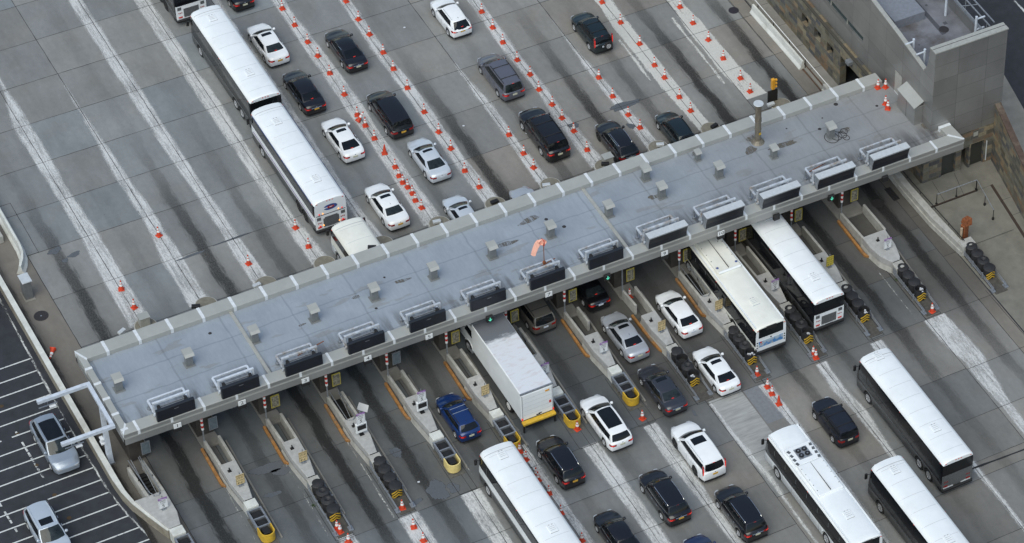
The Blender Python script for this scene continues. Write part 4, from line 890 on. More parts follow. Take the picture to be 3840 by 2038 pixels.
t = thing('rusty_pump', 'rusty broken iron box standing in the yard behind the wall end', 'pump', (-53.0, -61.85, 0)); MB().cbox((0, 0, .75), (.45, .55, 1.5), .3).build('body', M['rust'], t, bev=.06); MB().add([(-.35,-.45,1.5),(.3,-.45,1.5),(.3,.2,1.5),(-.35,.2,1.5),(-.2,-.5,2.1),(.35,-.4,1.95),(.3,.1,1.9),(-.25,.05,2.05)], [(3,2,1,0),(4,5,6,7),(0,1,5,4),(1,2,6,5),(2,3,7,6),(3,0,4,7)]).build('lid', M['rust'], t, bev=.03); MB().cyl((-.2, .4, .1), (-.2, .4, 1.4), .1, n=12).build('pipe', mat('flaking_pipe', (.45, .36, .26), .8, var=.3, dirt=(.25, .08, .03, .7)), t)
# ---------------------------------------------------------------- signal mast behind the canopy
t = thing('traffic_signal', 'yellow traffic signal above a black board behind the canopy', 'traffic light', (-33.5, -56.02, 0))
MB().cyl((0, 0, 0), (0, 0, 2.3), .05, n=8).build('mast', M['trim'], t); MB().prism([(-.06, -.42), (-.06, .42), (.06, .42), (.06, -.42)], [.9, .6, .6, .9], 2.1).build('back_board', M['trim'], t)
MB().box(-.14, .14, -.14, .12, 2.25, 3.25).build('housing', M['trafficyellow'], t, bev=.02)
for z in (2.42, 2.75, 3.08):
    MB().cyl((.02, -.14, z), (.0, -.34, z-.03), .11, .11, n=14, cap=False).build('visor', M['trafficyellow'], t, fix=False); MB().cyl((.02, -.14, z), (.02, -.155, z), .10, n=14).build('lens', M['ink'], t)
# ---------------------------------------------------------------- stone building with metal upper storey
def stone_mat():
    t = NT('stone_masonry'); tc = t.n('NewGeometry').outputs['Position']; nrm = t.n('NewGeometry').outputs['Normal']; sp = t.n('SeparateXYZ'); t.L(tc, sp.inputs[0]); sn = t.n('SeparateXYZ'); t.L(nrm, sn.inputs[0])
    usex = t.math('GREATER_THAN', t.math('ABSOLUTE', sn.outputs[0]), .7)
    h = t.math('ADD', t.math('MULTIPLY', sp.outputs[0], t.math('SUBTRACT', 1., usex)), t.math('MULTIPLY', sp.outputs[1], usex))
    co = t.n('CombineXYZ'); t.L(h, co.inputs[0]); t.L(sp.outputs[2], co.inputs[1])
    br = t.n('TexBrick'); t.L(co.outputs[0], br.inputs['Vector']); br.inputs['Scale'].default_value = 1; br.inputs['Brick Width'].default_value = .72; br.inputs['Row Height'].default_value = .42; br.inputs['Mortar Size'].default_value = .018
    br.offset_frequency = 2; br.squash = 1.35; br.squash_frequency = 2; br.offset = .37; br.inputs['Color1'].default_value = (0, 0, 0, 1); br.inputs['Color2'].default_value = (1, 1, 1, 1); br.inputs['Mortar'].default_value = (.5, .5, .5, 1)
    ramp = t.n('ValToRGB'); e = ramp.color_ramp.elements; e[0].position = 0; e[0].color = (.075, .066, .045, 1); e[1].position = 1; e[1].color = (.17, .14, .09, 1)
    for p, c in ((.2, (.06, .062, .068)), (.4, (.12, .105, .07)), (.55, (.10, .10, .088)), (.72, (.18, .155, .105)), (.86, (.15, .10, .06)), (.94, (.09, .075, .06))): x = e.new(p); x.color = (*c, 1)
    ramp.color_ramp.interpolation = 'LINEAR'
    t.L(br.outputs['Color'], ramp.inputs[0]); n = t.noise(1.6, 5, .7, tc); n2 = t.noise(9, 3, .6, tc)
    v = t.n('VectorMath'); v.operation = 'SCALE'; t.L(ramp.outputs[0], v.inputs[0]); t.L(t.math('MULTIPLY', t.mr(n, .3, .7, 1.0, 1.7), t.mr(n2, .3, .7, .85, 1.15)), v.inputs['Scale'])
    c = t.mix(t.mr(br.outputs['Fac'], 0, 1, 0, .75), v.outputs[0], (.15, .14, .12)); t.L(c, t.b.inputs['Base Color']); t.b.inputs['Roughness'].default_value = .85; t.bump(t.math('SUBTRACT', n2, br.outputs['Fac']), .02, .5); return t.m
def panel_mat():
    t = NT('metal_cladding'); tc = t.n('NewGeometry').outputs['Position']; nrm = t.n('NewGeometry').outputs['Normal']; sp = t.n('SeparateXYZ'); t.L(tc, sp.inputs[0]); sn = t.n('SeparateXYZ'); t.L(nrm, sn.inputs[0])
    usex = t.math('GREATER_THAN', t.math('ABSOLUTE', sn.outputs[0]), .7); inv = t.math('SUBTRACT', 1., usex)
    h = t.math('ADD', t.math('MULTIPLY', sp.outputs[0], inv), t.math('MULTIPLY', sp.outputs[1], usex))
    def ln(c, per, off, w):
        u = t.math('FRACT', t.math('DIVIDE', t.math('ADD', c, off), per)); return t.mr(t.math('ABSOLUTE', t.math('SUBTRACT', u, .5)), w, w*1.6, .72, 1)
    f = t.math('MULTIPLY', ln(h, 2.52, .35, .006), ln(sp.outputs[2], 1.45, .5, .010))
    n = t.noise(.35, 3, .6, tc); n2 = t.noise(.8, 4, .6, t.pos((1, 1, .35)))
    ci = t.n('CombineXYZ'); t.L(t.math('FLOOR', t.math('DIVIDE', t.math('ADD', h, 1.61), 2.52)), ci.inputs[0]); t.L(t.math('FLOOR', t.math('DIVIDE', t.math('ADD', sp.outputs[2], 1.225), 1.45)), ci.inputs[1])
    wn_ = t.n('TexWhiteNoise'); t.L(ci.outputs[0], wn_.inputs['Vector'])
    f = t.math('MULTIPLY', f, t.mr(wn_.outputs['Value'], 0, 1, .9, 1.08))
    f = t.math('MULTIPLY', f, t.math('MULTIPLY', t.mr(n, .3, .7, .9, 1.08), t.mr(n2, .3, .7, .94, 1.05)))
    v = t.n('VectorMath'); v.operation = 'SCALE'; v.inputs[0].default_value = (.31, .305, .30); t.L(f, v.inputs['Scale']); t.L(v.outputs[0], t.b.inputs['Base Color']); t.b.inputs['Metallic'].default_value = .55; t.b.inputs['Roughness'].default_value = .38; return t.m
ST, PN = stone_mat(), panel_mat()
bl = thing('stone_building', 'stone building with grey metal upper storey and sunken roof terrace', 'building', (0, 0, 0))
s = MB()
def wall_with_holes(mb, axis, c0, c1, a0, a1, z0, z1, holes):
    xs = sorted({a0, a1, *[h[0] for h in holes], *[h[1] for h in holes]}); zs = sorted({z0, z1, *[h[2] for h in holes], *[h[3] for h in holes]})
    for xa, xb in zip(xs[:-1], xs[1:]):
        for za, zb in zip(zs[:-1], zs[1:]):
            m = ((xa+xb)/2, (za+zb)/2)
            if any(h[0] < m[0] < h[1] and h[2] < m[1] < h[3] for h in holes): continue
            mb.box(xa, xb, c0, c1, za, zb) if axis == 'x' else mb.box(c0, c1, xa, xb, za, zb)
wins = [(-28.35, -27.3, 2.15, 3.1), (-30.35, -29.32, 2.15, 3.12), (-32.38, -31.35, 2.12, 3.1), (-22.2, -21.2, 2.15, 3.1), (-16.5, -15.5, 2.15, 3.1)]
wall_with_holes(s, 'x', -62.65, -62.08, -46.4, 12, 0, 4.35, wins+[(-37.4, -33.5, 0, 3.25)])
wall_with_holes(s, 'y', -46.4, -45.85, -68.4, -62.66, 0, 3.95, [(-65.0, -63.75, 0, 2.5), (-67.55, -66.35, 0, 2.45), (-66.2, -65.5, 0, 2.3)])
s.box(-45.84, 12, -69.0, -68.5, 0, 4.35); s.box(-45.84, 12, -68.49, -62.66, 3.97, 4.3)
s.build('stone_wall', ST, bl)
MB().box(-46.6, 12, -62.24, -62.02, 4.36, 4.46).build('ledge', mat('dark_ledge', (.06, .055, .045), .8), bl)
for wdw in wins[:3]:
    f = MB().box(wdw[0], wdw[1], -62.5, -62.45, wdw[2], wdw[3]).build('window', M['glass'], bl)
    g = MB()
    for i in (1, 2): g.box(lerp(wdw[0], wdw[1], i/3)-.02, lerp(wdw[0], wdw[1], i/3)+.02, -62.445, -62.41, wdw[2], wdw[3])
    g.build('bar', M['trim'], f)
MB().box(-46.15, -46.05, -65.0, -63.75, 0, 2.5).build('door', mat('green_door', (.045, .05, .045), .5), bl); MB().box(-46.15, -46.05, -67.55, -66.35, 0, 2.45).build('door', mat('olive_door', (.035, .037, .032), .5), bl)
MB().cyl((-46.47, -67.75, .3), (-46.47, -67.75, 2.3), .05, n=8).build('downpipe', M['hood'], bl); MB().box(-46.42, -46.38, -66.9, -66.5, 3.2, 3.6).build('vent_plate', M['ventmetal'], bl)
MB().cbox((-35.2, -61.85, 4.0), (.5, .45, .3)).build('flood_lamp', M['steel'], bl)
# metal storey: side wall with sloping parapet, ribbon window, terrace, tall end wall with curved shoulder
def zt(x): return interp([(-45.0, 10.45), (-41, 11.0), (-36, 11.5), (-30, 11.8), (12, 12.4)], x)
m = MB(); hole = (6.35, 6.95)
def seg(xa, xb, y0, y1, zb, zta, ztb): m.prism([(xa, y0), (xb, y0), (xb, y1), (xa, y1)], zb, [zta, ztb, ztb, zta])
Y0, Y1 = -62.78, -62.5
for xa, xb in ((-44.9, -41),(-41, -36.05), (-36.05, -26), (-26, 12)):
    if xa == -36.05: seg(xa, xb, Y0, Y1, 4.47, hole[0], hole[0]); seg(xa, xb, Y0, Y1, hole[1], zt(xa), zt(xb))
    else: seg(xa, xb, Y0, Y1, 4.47, zt(xa) if xa > -46 else 10.3, zt(xb))
m.box(-45.65, 12, -68.9, -68.65, 4.35, 10.6)
m.box(-46.43, -45.7, -68.85, -62.5, 3.96, 13.2)
P = [(-45.7, 4.0), (-44.9, 4.0), (-44.9, 10.5)]+[(-44.75-.85*math.sin(R(a)), 10.5+2.7*(1-math.cos(R(a)))) for a in range(10, 91, 10)]+[(-45.7, 13.2)]
vs = [(x, Y1+.003, z) for x, z in P]+[(x, Y0, z) for x, z in P]; n = len(P)
m.add(vs, [tuple(range(n)), tuple(range(n, 2*n))[::-1]]+[(i, (i+1) % n, n+(i+1) % n, n+i) for i in range(n)])
m.build('cladding', PN, bl)
MB().box(-36.0, -26.1, -62.72, -62.66, 6.35, 6.95).build('window', mat('green_glass', (.03, .05, .048), .12, var=.4, spec=.6), bl)
g = MB()
for i in range(1, 4): g.box(-36+i*2.55-.03, -36+i*2.55+.03, -62.655, -62.56, 6.36, 6.94)
g.build('mullion', M['ventmetal'], bl)
c = MB(); c.box(-46.47, -45.65, -68.9, -62.46, 13.2, 13.3)
for xa, xb in ((-45.0, -41), (-41, -36), (-36, -30), (-30, 12)):
    c.prism([(xa, Y0-.03), (xb, Y0-.03), (xb, Y1+.03), (xa, Y1+.03)], [zt(xa), zt(xb), zt(xb), zt(xa)], [zt(xa)+.09, zt(xb)+.09, zt(xb)+.09, zt(xa)+.09])
c.build('coping', M['ventmetal'], bl); MB().box(-46.02, -45.98, -68.9, -62.46, 13.3, 13.31).build('coping_joint', M['trim'], bl)
MB().box(-45.7, 12, -68.65, -62.78, 9.2, 9.5).build('terrace_floor', mat('stained_terrace', (.16, .165, .185), .6, var=.3, scale=.7, dirt=(.06, .045, .035, .85), bump=.15), bl)
MB().box(-38.9, -30.5, -66.2, -63.5, 9.5, 10.3).build('raised_plinth', mat('plinth_roof', (.20, .215, .25), .6), bl)
p_ = MB()
for x, y, w1, w2 in ((-38.5, -66.65, 5.2, .35), (-42.0, -65.0, .18, .18), (-41.3, -64.3, .12, .12), (-40.0, -67.4, .3, .3), (-37.5, -67.2, .2, .2)): p_.box(x-w1/2, x+w1/2, y-w2/2, y+w2/2, 9.5, 9.512)
p_.build('terrace_patch', mat('terrace_patch', (.075, .078, .09), .7), bl)
MB().lathe([(.42, 0), (.2, .03), (.02, .05)], (-40.6, -66.9, 9.505), n=18).build('terrace_drain', M['iron'], bl)
t = thing('rooftop_unit', 'pale rooftop machine with coiled copper pipework on the terrace', 'rooftop unit', (-34.6, -66.6, 9.5)); MB().box(-1.0, 1.0, -1.1, .5, .3, 1.3).build('body', M['ventmetal'], t, bev=.04); h = MB()
for i in range(5): h.tube([(-1.15-.1*i, -1.2, .25), (-1.15-.1*i, .6+.0*i, .25)], .025, 5)
h.build('pipe', M['steel'], t); MB().tube([(-1.2, -.9, 1.2), (-1.9, -1.3, .4)], .06, 8).build('elbow_pipe', M['hood'], t)
for i, (x, y, hgt, lab) in enumerate(((-43.6, -63.35, 1.7, 'nearest the curved shoulder'), (-42.2, -63.2, 1.7, 'second from the curved shoulder'), (-43.5, -67.9, 3.1, 'beside the far parapet with two arms'), (-39.2, -67.9, 3.1, 'further up beside the far parapet'))):
    t = thing('terrace_pole', f'pale blue steel pole on the terrace, {lab}', 'pole', (x, y, 9.5), 0, 'poles on the terrace'); MB().cyl((0, 0, 0), (0, 0, hgt), .10, n=12).build('shaft', M['bluesteel'], t, smooth=True)
    d = -1 if i > 1 else 1; arm = MB().cyl((0, 0, hgt-.25), (0, d*.75, hgt-.25), .07, n=10)
    if i > 1: arm.cyl((0, 0, hgt-1.3), (0, d*.75, hgt-1.3), .07, n=10)
    arm.build('arm', M['bluesteel'], t)
h = MB()
for y, z in ((-68.2, 11.6), (-68.5, 12.2), (-68.9, 12.4)): h.tube([(-44.5, y, z), (10, y, z)], .06, 6)
for i in range(14):
    x = -44+4*i/1.3; h.tube([(x, -68.2, 11.6), (x-1.2, -68.9, 12.4)], .04, 5); h.tube([(x, -68.55, 10.6), (x, -68.55, 12.2)], .04, 5)
tag(h.build('screen_truss', M['steel']), 'open steel truss rail along the far side of the terrace', 'truss')
d_ = MB().box(-42.0, -41.0, -62.49, -62.47, 5.36, 7.45).build('door', M['ventmetal'], bl); MB().box(-42.0, -41.0, -62.465, -62.45, 5.34, 5.40).build('threshold', M['seamwhite'], d_); MB().box(-41.95, -41.85, -62.465, -62.42, 6.35, 6.45).build('handle', M['trim'], d_)
# retaining wall at the right edge
t = thing('retaining_wall', 'tall stone retaining wall with brown coping at the right edge', 'wall', (0, 0, 0))
P = [(-46.42, -68.3, 5.75), (-50.75, -67.5, 4.95), (-56, -66.5, 4.2), (-64, -65.0, 3.2)]
b = MB(); c = MB()
for (xa, ya, za), (xb, yb, zb) in zip(P[:-1], P[1:]):
    b.prism([(xa, ya), (xb, yb), (xb, yb-.45), (xa, ya-.45)], 0, [za, zb, zb, za]); c.prism([(xa, ya+.04), (xb, yb+.04), (xb, yb-.48), (xa, ya-.48)], [za, zb, zb, za], [za+.14, zb+.14, zb+.14, za+.14])
b.build('body', ST, t); c.build('coping', mat('brown_coping', (.08, .052, .04), .8, var=.35, scale=2, dirt=(.20, .17, .13, .8)), t)
# ---------------------------------------------------------------- traffic cones
def make_cone(plain=False):
    t = thing('traffic_cone', '', 'traffic cone', (0, 0, 0), 0, 'orange traffic cones')
    b = MB(); b.box(-.22, .22, -.22, .22, .0, .05); b.build('base', M['orange'], t, bev=.03)
    MB().lathe([(.185, .045), (.165, .10), (.042, .90), (.02, .92)], n=18).build('body', M['orange'], t, smooth=True)
    if not plain:
        r = lambda z: lerp(.165, .042, (z-.10)/.80)+.005
        for a, c in ((.40, .60), (.66, .80)): MB().lathe([(r(a), a), (r(c), c)], n=18, cap=False).build('reflective_band', M['reflect'], t, smooth=True)
    return t
cones = [(1.01,-29.01,-4.63),(1.04,-31.19,-4.75),(2.0,-24.97,-9.12),(1.91,-57.63,-8.74),(1.93,-57.99,-8.81),(1.95,-59.08,-8.93),(2.99,-30.76,-13.68),(2.93,-58.0,-13.41),(2.92,-59.97,-13.35),(2.93,-61.39,-13.41),(3.98,-28.82,-18.2),(3.99,-31.12,-18.22),(4.98,-57.04,-22.78),(4.99,-57.92,-22.81),(4.98,-59.68,-22.75),(4.97,-60.08,-22.7),(4.99,-61.55,-22.8),(4.97,-63.61,-22.71),(5.0,-66.53,-22.84),(5.99,-5.08,-27.36),(6.0,-7.39,-27.41),(6.02,-9.73,-27.5),(6.02,-11.63,-27.51),(6.02,-13.95,-27.49),(6.01,-16.74,-27.47),(5.99,-19.38,-27.36),(5.93,-20.04,-27.12),(6.0,-20.77,-27.4),(6.0,-22.42,-27.4),(5.99,-24.31,-27.38),(6.0,-26.11,-27.44),(5.97,-27.16,-27.28),(5.95,-27.96,-27.21),(5.98,-28.6,-27.33),(5.98,-29.39,-27.35),(5.96,-30.2,-27.22),(5.97,-31.12,-27.3),(5.97,-57.0,-27.28),(7.04,-6.51,-32.16),(7.03,-8.97,-32.11),(7.03,-11.07,-32.12),(7.04,-13.56,-32.16),(7.01,-15.7,-32.05),(7.02,-18.24,-32.06),(7.01,-21.4,-32.03),(7.01,-23.99,-32.02),(7.01,-26.14,-32.03),(6.98,-28.89,-31.89),(7.02,-31.05,-32.08),(6.96,-58.26,-31.8),(8.01,-26.75,-36.62),(8.02,-29.18,-36.67),(8.02,-30.96,-36.64),(8.01,-46.89,-36.62),(9.0,-12.51,-41.12),(8.98,-14.68,-41.05),(8.96,-16.68,-40.97),(8.98,-19.12,-41.04),(9.01,-21.14,-41.17),(8.97,-23.05,-41.0),(9.0,-25.1,-41.11),(8.99,-26.87,-41.08),(9.02,-28.62,-41.22),(9.0,-31.04,-41.15),(8.99,-58.27,-41.08),(9.0,-59.71,-41.14),(8.99,-60.47,-41.09),(8.98,-61.6,-41.04),(10.01,-23.91,-45.76),(10.0,-26.41,-45.7),(10.02,-28.87,-45.8),(10.05,-30.62,-45.91),(9.99,-58.41,-45.66),(9.99,-58.81,-45.67),(10.98,-15.79,-50.18),(11.02,-18.72,-50.34),(11.05,-21.72,-50.48),(11.01,-24.58,-50.33),(11.01,-26.26,-50.33),(11.0,-28.85,-50.28),(11.01,-30.68,-50.31),(12.14,-19.15,-55.46),(12.13,-21.41,-55.45),(12.16,-23.78,-55.56),(12.15,-26.32,-55.54),(12.17,-29.06,-55.62),(12.15,-30.8,-55.52),(12.18,-58.67,-55.66)]
proto, plain = make_cone(), make_cone(True); used = {0: False, 1: False}
num = lambda i: (nm+['fourteenth', 'fifteenth', 'sixteenth', 'seventeenth', 'eighteenth'])[i]
linelab = {(1,1): 'the line on the first stripe from the left', (2,1): 'the second stripe from the left', (3,1): 'the third stripe from the left', (4,1): 'the stripe left of the queued coaches', (6,1): 'the line left of the black minivan', (7,1): 'the line between black and silver minivans', (8,1): 'the wedge stripe above the canopy middle', (9,1): 'the line right of the big black SUV', (10,1): 'the line left of the dark wagon', (11,1): 'the line right of the dark green SUV', (12,1): 'the rightmost line on bright paint'}
lowlab = {2: 'below the second island barrels', 3: 'below the third island barrels', 5: 'beside the lower coach', 6: 'at the yellow nose by the white wagon', 7: 'below the yellow nose beside the graphite sedan', 9: 'left of the city bus', 10: 'below the barrels between bus and coach', 12: 'below the barrels of the widest island', 8: 'behind the short barrier under the canopy'}
from collections import defaultdict
gr = defaultdict(list)
for k, x, y in cones: gr[(round(k), 1 if x > -40 else 0)].append((x, y))
for key, l in gr.items():
    l.sort(key=lambda p: -p[0])
    for i, (x, y) in enumerate(l):
        pl = any(math.hypot(x-a, y-b) < .15 for a, b in ((-24.31, -27.38), (-61.6, -41.04)))
        src = plain if pl else proto; u = 1 if pl else 0
        c = src if not used[u] else copy_tree(src); used[u] = True
        c.location = (x+rnd.uniform(-.01, .01), y, .012); c.rotation_euler = (rnd.uniform(-.03, .03), rnd.uniform(-.03, .03), R(rnd.uniform(-18, 18)))
        if abs(x+20.04) < .05: c.rotation_euler = (.45, -.35, .6); c.location.z = .06
        pre = 'plain bandless cone' if pl else ('knocked askew cone' if abs(x+20.04) < .05 else 'orange cone')
        place = linelab.get((key[0], 1), 'the line') if key[1] else 'those '+lowlab.get(key[0], 'in the lower lanes')
        c['label'] = f'{pre}, {num(i)} from the top in {place}' if len(l) > 1 else f'lone {pre} {place.replace("those ", "").replace("the line on ", "on ")}'
for i, (x, y) in enumerate([(-40.16, -61.5), (-40.37, -62.05), (-42.06, -61.07), (-42.6, -60.96)]):
    c = copy_tree(proto); c.location = (x, y, 5.325); c.rotation_euler = (0, 0, .3*i)
    c['label'] = ['orange cone on the roof in front of the rear parapet, left of the pair', 'orange cone on the roof by the tower door, right of the pair', 'orange cone on the roof, upper of the two mid-roof cones', 'orange cone on the roof, lower of the two mid-roof cones'][i]
c = copy_tree(proto); c.location = (-32.55, 1.8, .15); c.rotation_euler = (0, R(-96), R(-35)); c['label'] = 'dirty orange cone lying on its side on the left sidewalk'
if not used[1]:
    for ch in list(plain.children): bpy.data.objects.remove(ch)
    bpy.data.objects.remove(plain)
# ---------------------------------------------------------------- cars
def wheel_mesh(r, w=.22, spokes=5):
    T = MB(); T.lathe([(r*.62, -w/2), (r*.93, -w/2), (r, -w/2+.03), (r, w/2-.03), (r*.93, w/2), (r*.64, w/2-.01), (r*.62, w/2-.05)], n=26, axis='y', cap=False)
    Rm = MB(); Rm.lathe([(r*.63, w/2-.02), (r*.60, w/2-.005), (r*.57, w/2-.03)], n=26, axis='y', cap=False)
    for i in range(spokes):
        a = 2*math.pi*i/spokes; ca, sa = math.cos(a), math.sin(a)
        for (r0, r1, h0, h1) in ((.05, .59, .055, .035),):
            q = []
            for rr, hh in ((r0*r, h0), (r1*r, h1)):
                for s in (-1, 1): q.append((ca*rr-sa*s*hh, w/2-.02, sa*rr+ca*s*hh))
            Rm.add(q+[(x, y-.03, z) for x, y, z in q], [(0, 1, 3, 2), (4, 6, 7, 5), (0, 2, 6, 4), (1, 5, 7, 3)])
    Rm.lathe([(.07, w/2-.01), (.05, w/2+.005), (.01, w/2+.006)], n=12, axis='y')
    D = MB(); D.lathe([(r*.6, w/2-.06), (.01, w/2-.06)], n=20, axis='y', cap=False)
    return T, Rm, D
WC = {}
def wheel(par, x, y, r, side, w=.22, rim=None, spokes=5):
    key = (round(r, 3), w, spokes, rim)
    if key not in WC:
        T, Rm, D = wheel_mesh(r, w, spokes)
        a = T.build('wheel', M['tyre'], None, smooth=True); b = Rm.build('rim', rim or M['rim'], a); d = D.build('brake_disc', M['darkrim'], a, fix=False); WC[key] = (a, b, d); first = True
    else: first = False
    a, b, d = WC[key]
    if first: A = a
    else:
        A = a.copy(); COL.objects.link(A)
        for q in (b, d): qq = q.copy(); COL.objects.link(qq); qq.parent = A
    A.parent = par; A.location = (x, y, r); A.rotation_euler = (0, rnd.uniform(0, 1.2), 0 if side > 0 else math.pi)
    return A
BASE = dict(L=4.8, W=1.82, H=1.46, wb=2.78, fo=.93, r=.325, zc=.98, zh=.82, zn=.70, zb=.98, zd=1.06, xc=.35, xrf=1.08, xrr=.32, xbg=-.42, win=((.10, .46), (.50, .93)), tumble=.71, belt=.925, crown=.055, lowtrim=None)
ST_ = {
 'sedan': {}, 'coupe': dict(xrr=.45, xbg=-.50, win=((.10, .90),), tumble=.68, H=1.40),
 'sport': dict(L=4.3, W=1.78, H=1.30, wb=2.42, fo=.9, zc=.88, zh=.74, zn=.60, zb=.9, zd=.86, xrr=.25, xbg=-.7, win=((.25, .9),), tumble=.64),
 'hatch': dict(L=4.42, W=1.76, H=1.48, wb=2.65, fo=.86, zc=1.0, zb=1.02, zd=1.04, xrr=-.30, xbg=-.70, win=((.06, .30), (.33, .60), (.63, .94)), tumble=.72),
 'suv': dict(L=4.65, W=1.86, H=1.68, wb=2.68, fo=.92, r=.36, zc=1.10, zh=.98, zn=.82, zb=1.12, zd=1.14, xrr=-.52, xbg=-.84, win=((.06, .26), (.29, .60), (.63, .94)), tumble=.74),
 'crossover': dict(L=4.63, W=1.85, H=1.62, wb=2.66, fo=.98, r=.37, zc=1.08, zh=.96, zn=.80, zb=1.16, zd=1.17, xrr=-.25, xbg=-.86, win=((.12, .30), (.33, .60), (.63, .94)), tumble=.68),
 'bigsuv': dict(L=5.2, W=2.02, H=1.86, wb=3.05, fo=1.0, r=.41, zc=1.26, zh=1.18, zn=1.02, zb=1.22, zd=1.22, xrr=-.90, xbg=-1.08, win=((.03, .30), (.33, .60), (.63, .94)), tumble=.80, crown=.04),
 'boxy': dict(L=4.3, W=1.80, H=1.64, wb=2.58, fo=.76, r=.36, zc=1.10, zh=1.04, zn=.98, zb=1.08, zd=1.08, xc=.40, xrf=.92, xrr=-.75, xbg=-.86, win=((.04, .32), (.35, .61), (.64, .94)), tumble=.82, crown=.025),
 'minivan': dict(L=5.1, W=1.97, H=1.76, wb=3.02, fo=.98, r=.34, zc=1.12, zh=.95, zn=.80, zb=1.06, zd=1.08, xc=.15, xrf=1.02, xrr=-.78, xbg=-1.02, win=((.03, .32), (.35, .60), (.63, .92)), tumble=.77),
 'wagon': dict(L=5.15, W=1.92, H=1.62, wb=3.21, fo=.92, r=.37, zc=1.05, zh=.90, zn=.74, zb=1.08, zd=1.08, xc=.42, xrf=1.25, xrr=-.55, xbg=-.88, win=((.04, .26), (.29, .56), (.59, .93)), tumble=.73)}
def car(name, label, style, pm, at, rear=True, rz=0, cat='car', group='cars passing the toll plaza', tails='lit', plate='plate_y', sunroof=None, rails=None, chrome=False, plasticlow=False, wipers=False, opts=(), y_is_left=True, **over):
    p = dict(BASE); p.update(ST_[style]); p.update(over)
    L, Wd, H, wb, fo, r = p['L'], p['W'], p['H'], p['wb'], p['fo'], p['r']
    ro = L-wb-fo; xF, xR = wb+fo, -ro; hw = Wd/2
    x_, y_ = at; y_ -= (hw-.05) if y_is_left else 0
    t = thing(name, label, cat, (x_, y_, .012 if rz == 0 else -.05), rz, group)
    xc, xrf, xrr, xbg = wb-p['xc'], wb-p['xrf'], p['xrr'], p['xbg']
    sh = [(xR, p['zd']-.22), (xR+.05, p['zd']-.07), (xR+.16, p['zd']-.015), (xbg, p['zd']+.0), (xbg+.3, p['zb']+.03), ((xc+xbg)/2, (p['zb']+p['zc'])/2-.01), (xc-.15, p['zc']-.01), (xc, p['zc']), (xF-.55, p['zh']), (xF-.2, p['zn']+.03), (xF-.06, p['zn']-.07), (xF, p['zn']-.2)]
    if xbg-xR < .3: sh = [(xR, p['zd']-.2), (xR+.05, p['zd']-.05)]+sh[3:]
    sh = sorted(sh)
    zt_ = lambda x: sinterp(sh, x)
    def wp_(x):
        w = hw; d = xF-x
        if d < 1.0: w *= 1-.24*(1-d/1.0)**2.4
        d = x-xR
        if d < .7: w *= 1-.15*(1-d/.7)**2.4
        return w
    ra = r+.055
    def zl(x):
        z = .21; d = min(xF-x, x-xR)
        if d < .35: z += .10*(1-d/.35)
        for xa in (0, wb):
            q = ra*ra-(x-xa)**2
            if q > 0: z = max(z, r+math.sqrt(q)*1.0)
        return z
    xs = set(ls(xR+.03, xF-.03, 34))
    for xa in (0, wb):
        for i in range(11): xs.add(xa+ra*.999*math.cos(math.pi*i/10))
        xs.add(xa+ra*1.02); xs.add(xa-ra*1.02)
    xs = [xR]+sorted(xs)+[xF]
    NJ = 9
    def ring(x, j):
        w, zb_, z0 = wp_(x), zt_(x), zl(x); end = 0.0 if xR+.01 < x < xF-.01 else 1.0
        wi = w*(1-.05*end); zz0 = z0+.05*end; hz = zb_-zz0
        T = [(0, 0), (.80, 0), (.965, .035), (1.0, .30), (.995, .62), (.955, .86), (.90, .965), (.55, 1.0), (0, 1.0)]
        f, h = T[j]; cz = p['crown']*(1-f*f)*(.7 if x > xc else .3)
        return (wi*f, zz0+hz*h+(cz if j >= 6 else 0)+(-.02 if j == 6 else 0))
    vs = []
    for x in xs:
        R_ = [ring(x, j) for j in range(NJ)]
        bow = lambda y: -.0
        xx = lambda y: x+(.07*(1-(y/hw)**2) if x > xF-.5 else (-.05*(1-(y/hw)**2) if x < xR+.35 else 0))
        vs += [(xx(y), y, z) for y, z in R_]+[(xx(y), -y, z) for y, z in R_[1:-1][::-1]]
    n = 2*NJ-2; b = MB(); b.add(vs, [(i*n+j, i*n+(j+1) % n, (i+1)*n+(j+1) % n, (i+1)*n+j) for i in range(len(xs)-1) for j in range(n)]+[tuple(range(n)), tuple(range((len(xs)-1)*n, len(xs)*n))])
    body = b.build('body', pm, t, smooth=True, ang=40)
    # greenhouse
    gb = lambda s: hw*p['belt']*(1-.05*(2*s-1)**2)*lerp(.96, 1, min(1, s*3))
    gt = lambda s: hw*p['tumble']*(1-.05*(2*s-1)**4)*lerp(.96, 1, min(1, s*2))
    rz_ = lambda s: H-.055-.05*(2*s-1.1)**2
    cr = .055
    def side(s, v, sgn, off=0):
        bx, tx = lerp(xbg, xc, s), lerp(xrr, xrf, s); by, ty = gb(s), gt(s); bz, tz = zt_(bx)-.03, rz_(s)
        x = lerp(bx, tx, v); y = lerp(by, ty, v)+.035*math.sin(math.pi*v)+off; z = lerp(bz, tz, v)+.01*math.sin(math.pi*v)
        return (x, sgn*y, z)
    def front(u, v, off=0):
        e = 1-u*u; s = 1
        bx, tx = xc+.20*e, xrf+.07*e; by, ty = gb(1)*u, gt(1)*u; bz, tz = zt_(min(bx, xF))-.02+.02*e, rz_(1)+cr*e*.9
        y_o = .035*math.sin(math.pi*v)*(1 if u > 0 else -1)*abs(u)**3
        return (lerp(bx, tx, v)+off*.6+.03*math.sin(math.pi*v), lerp(by, ty, v)+y_o, lerp(bz, tz, v)+off+.025*math.sin(math.pi*v))
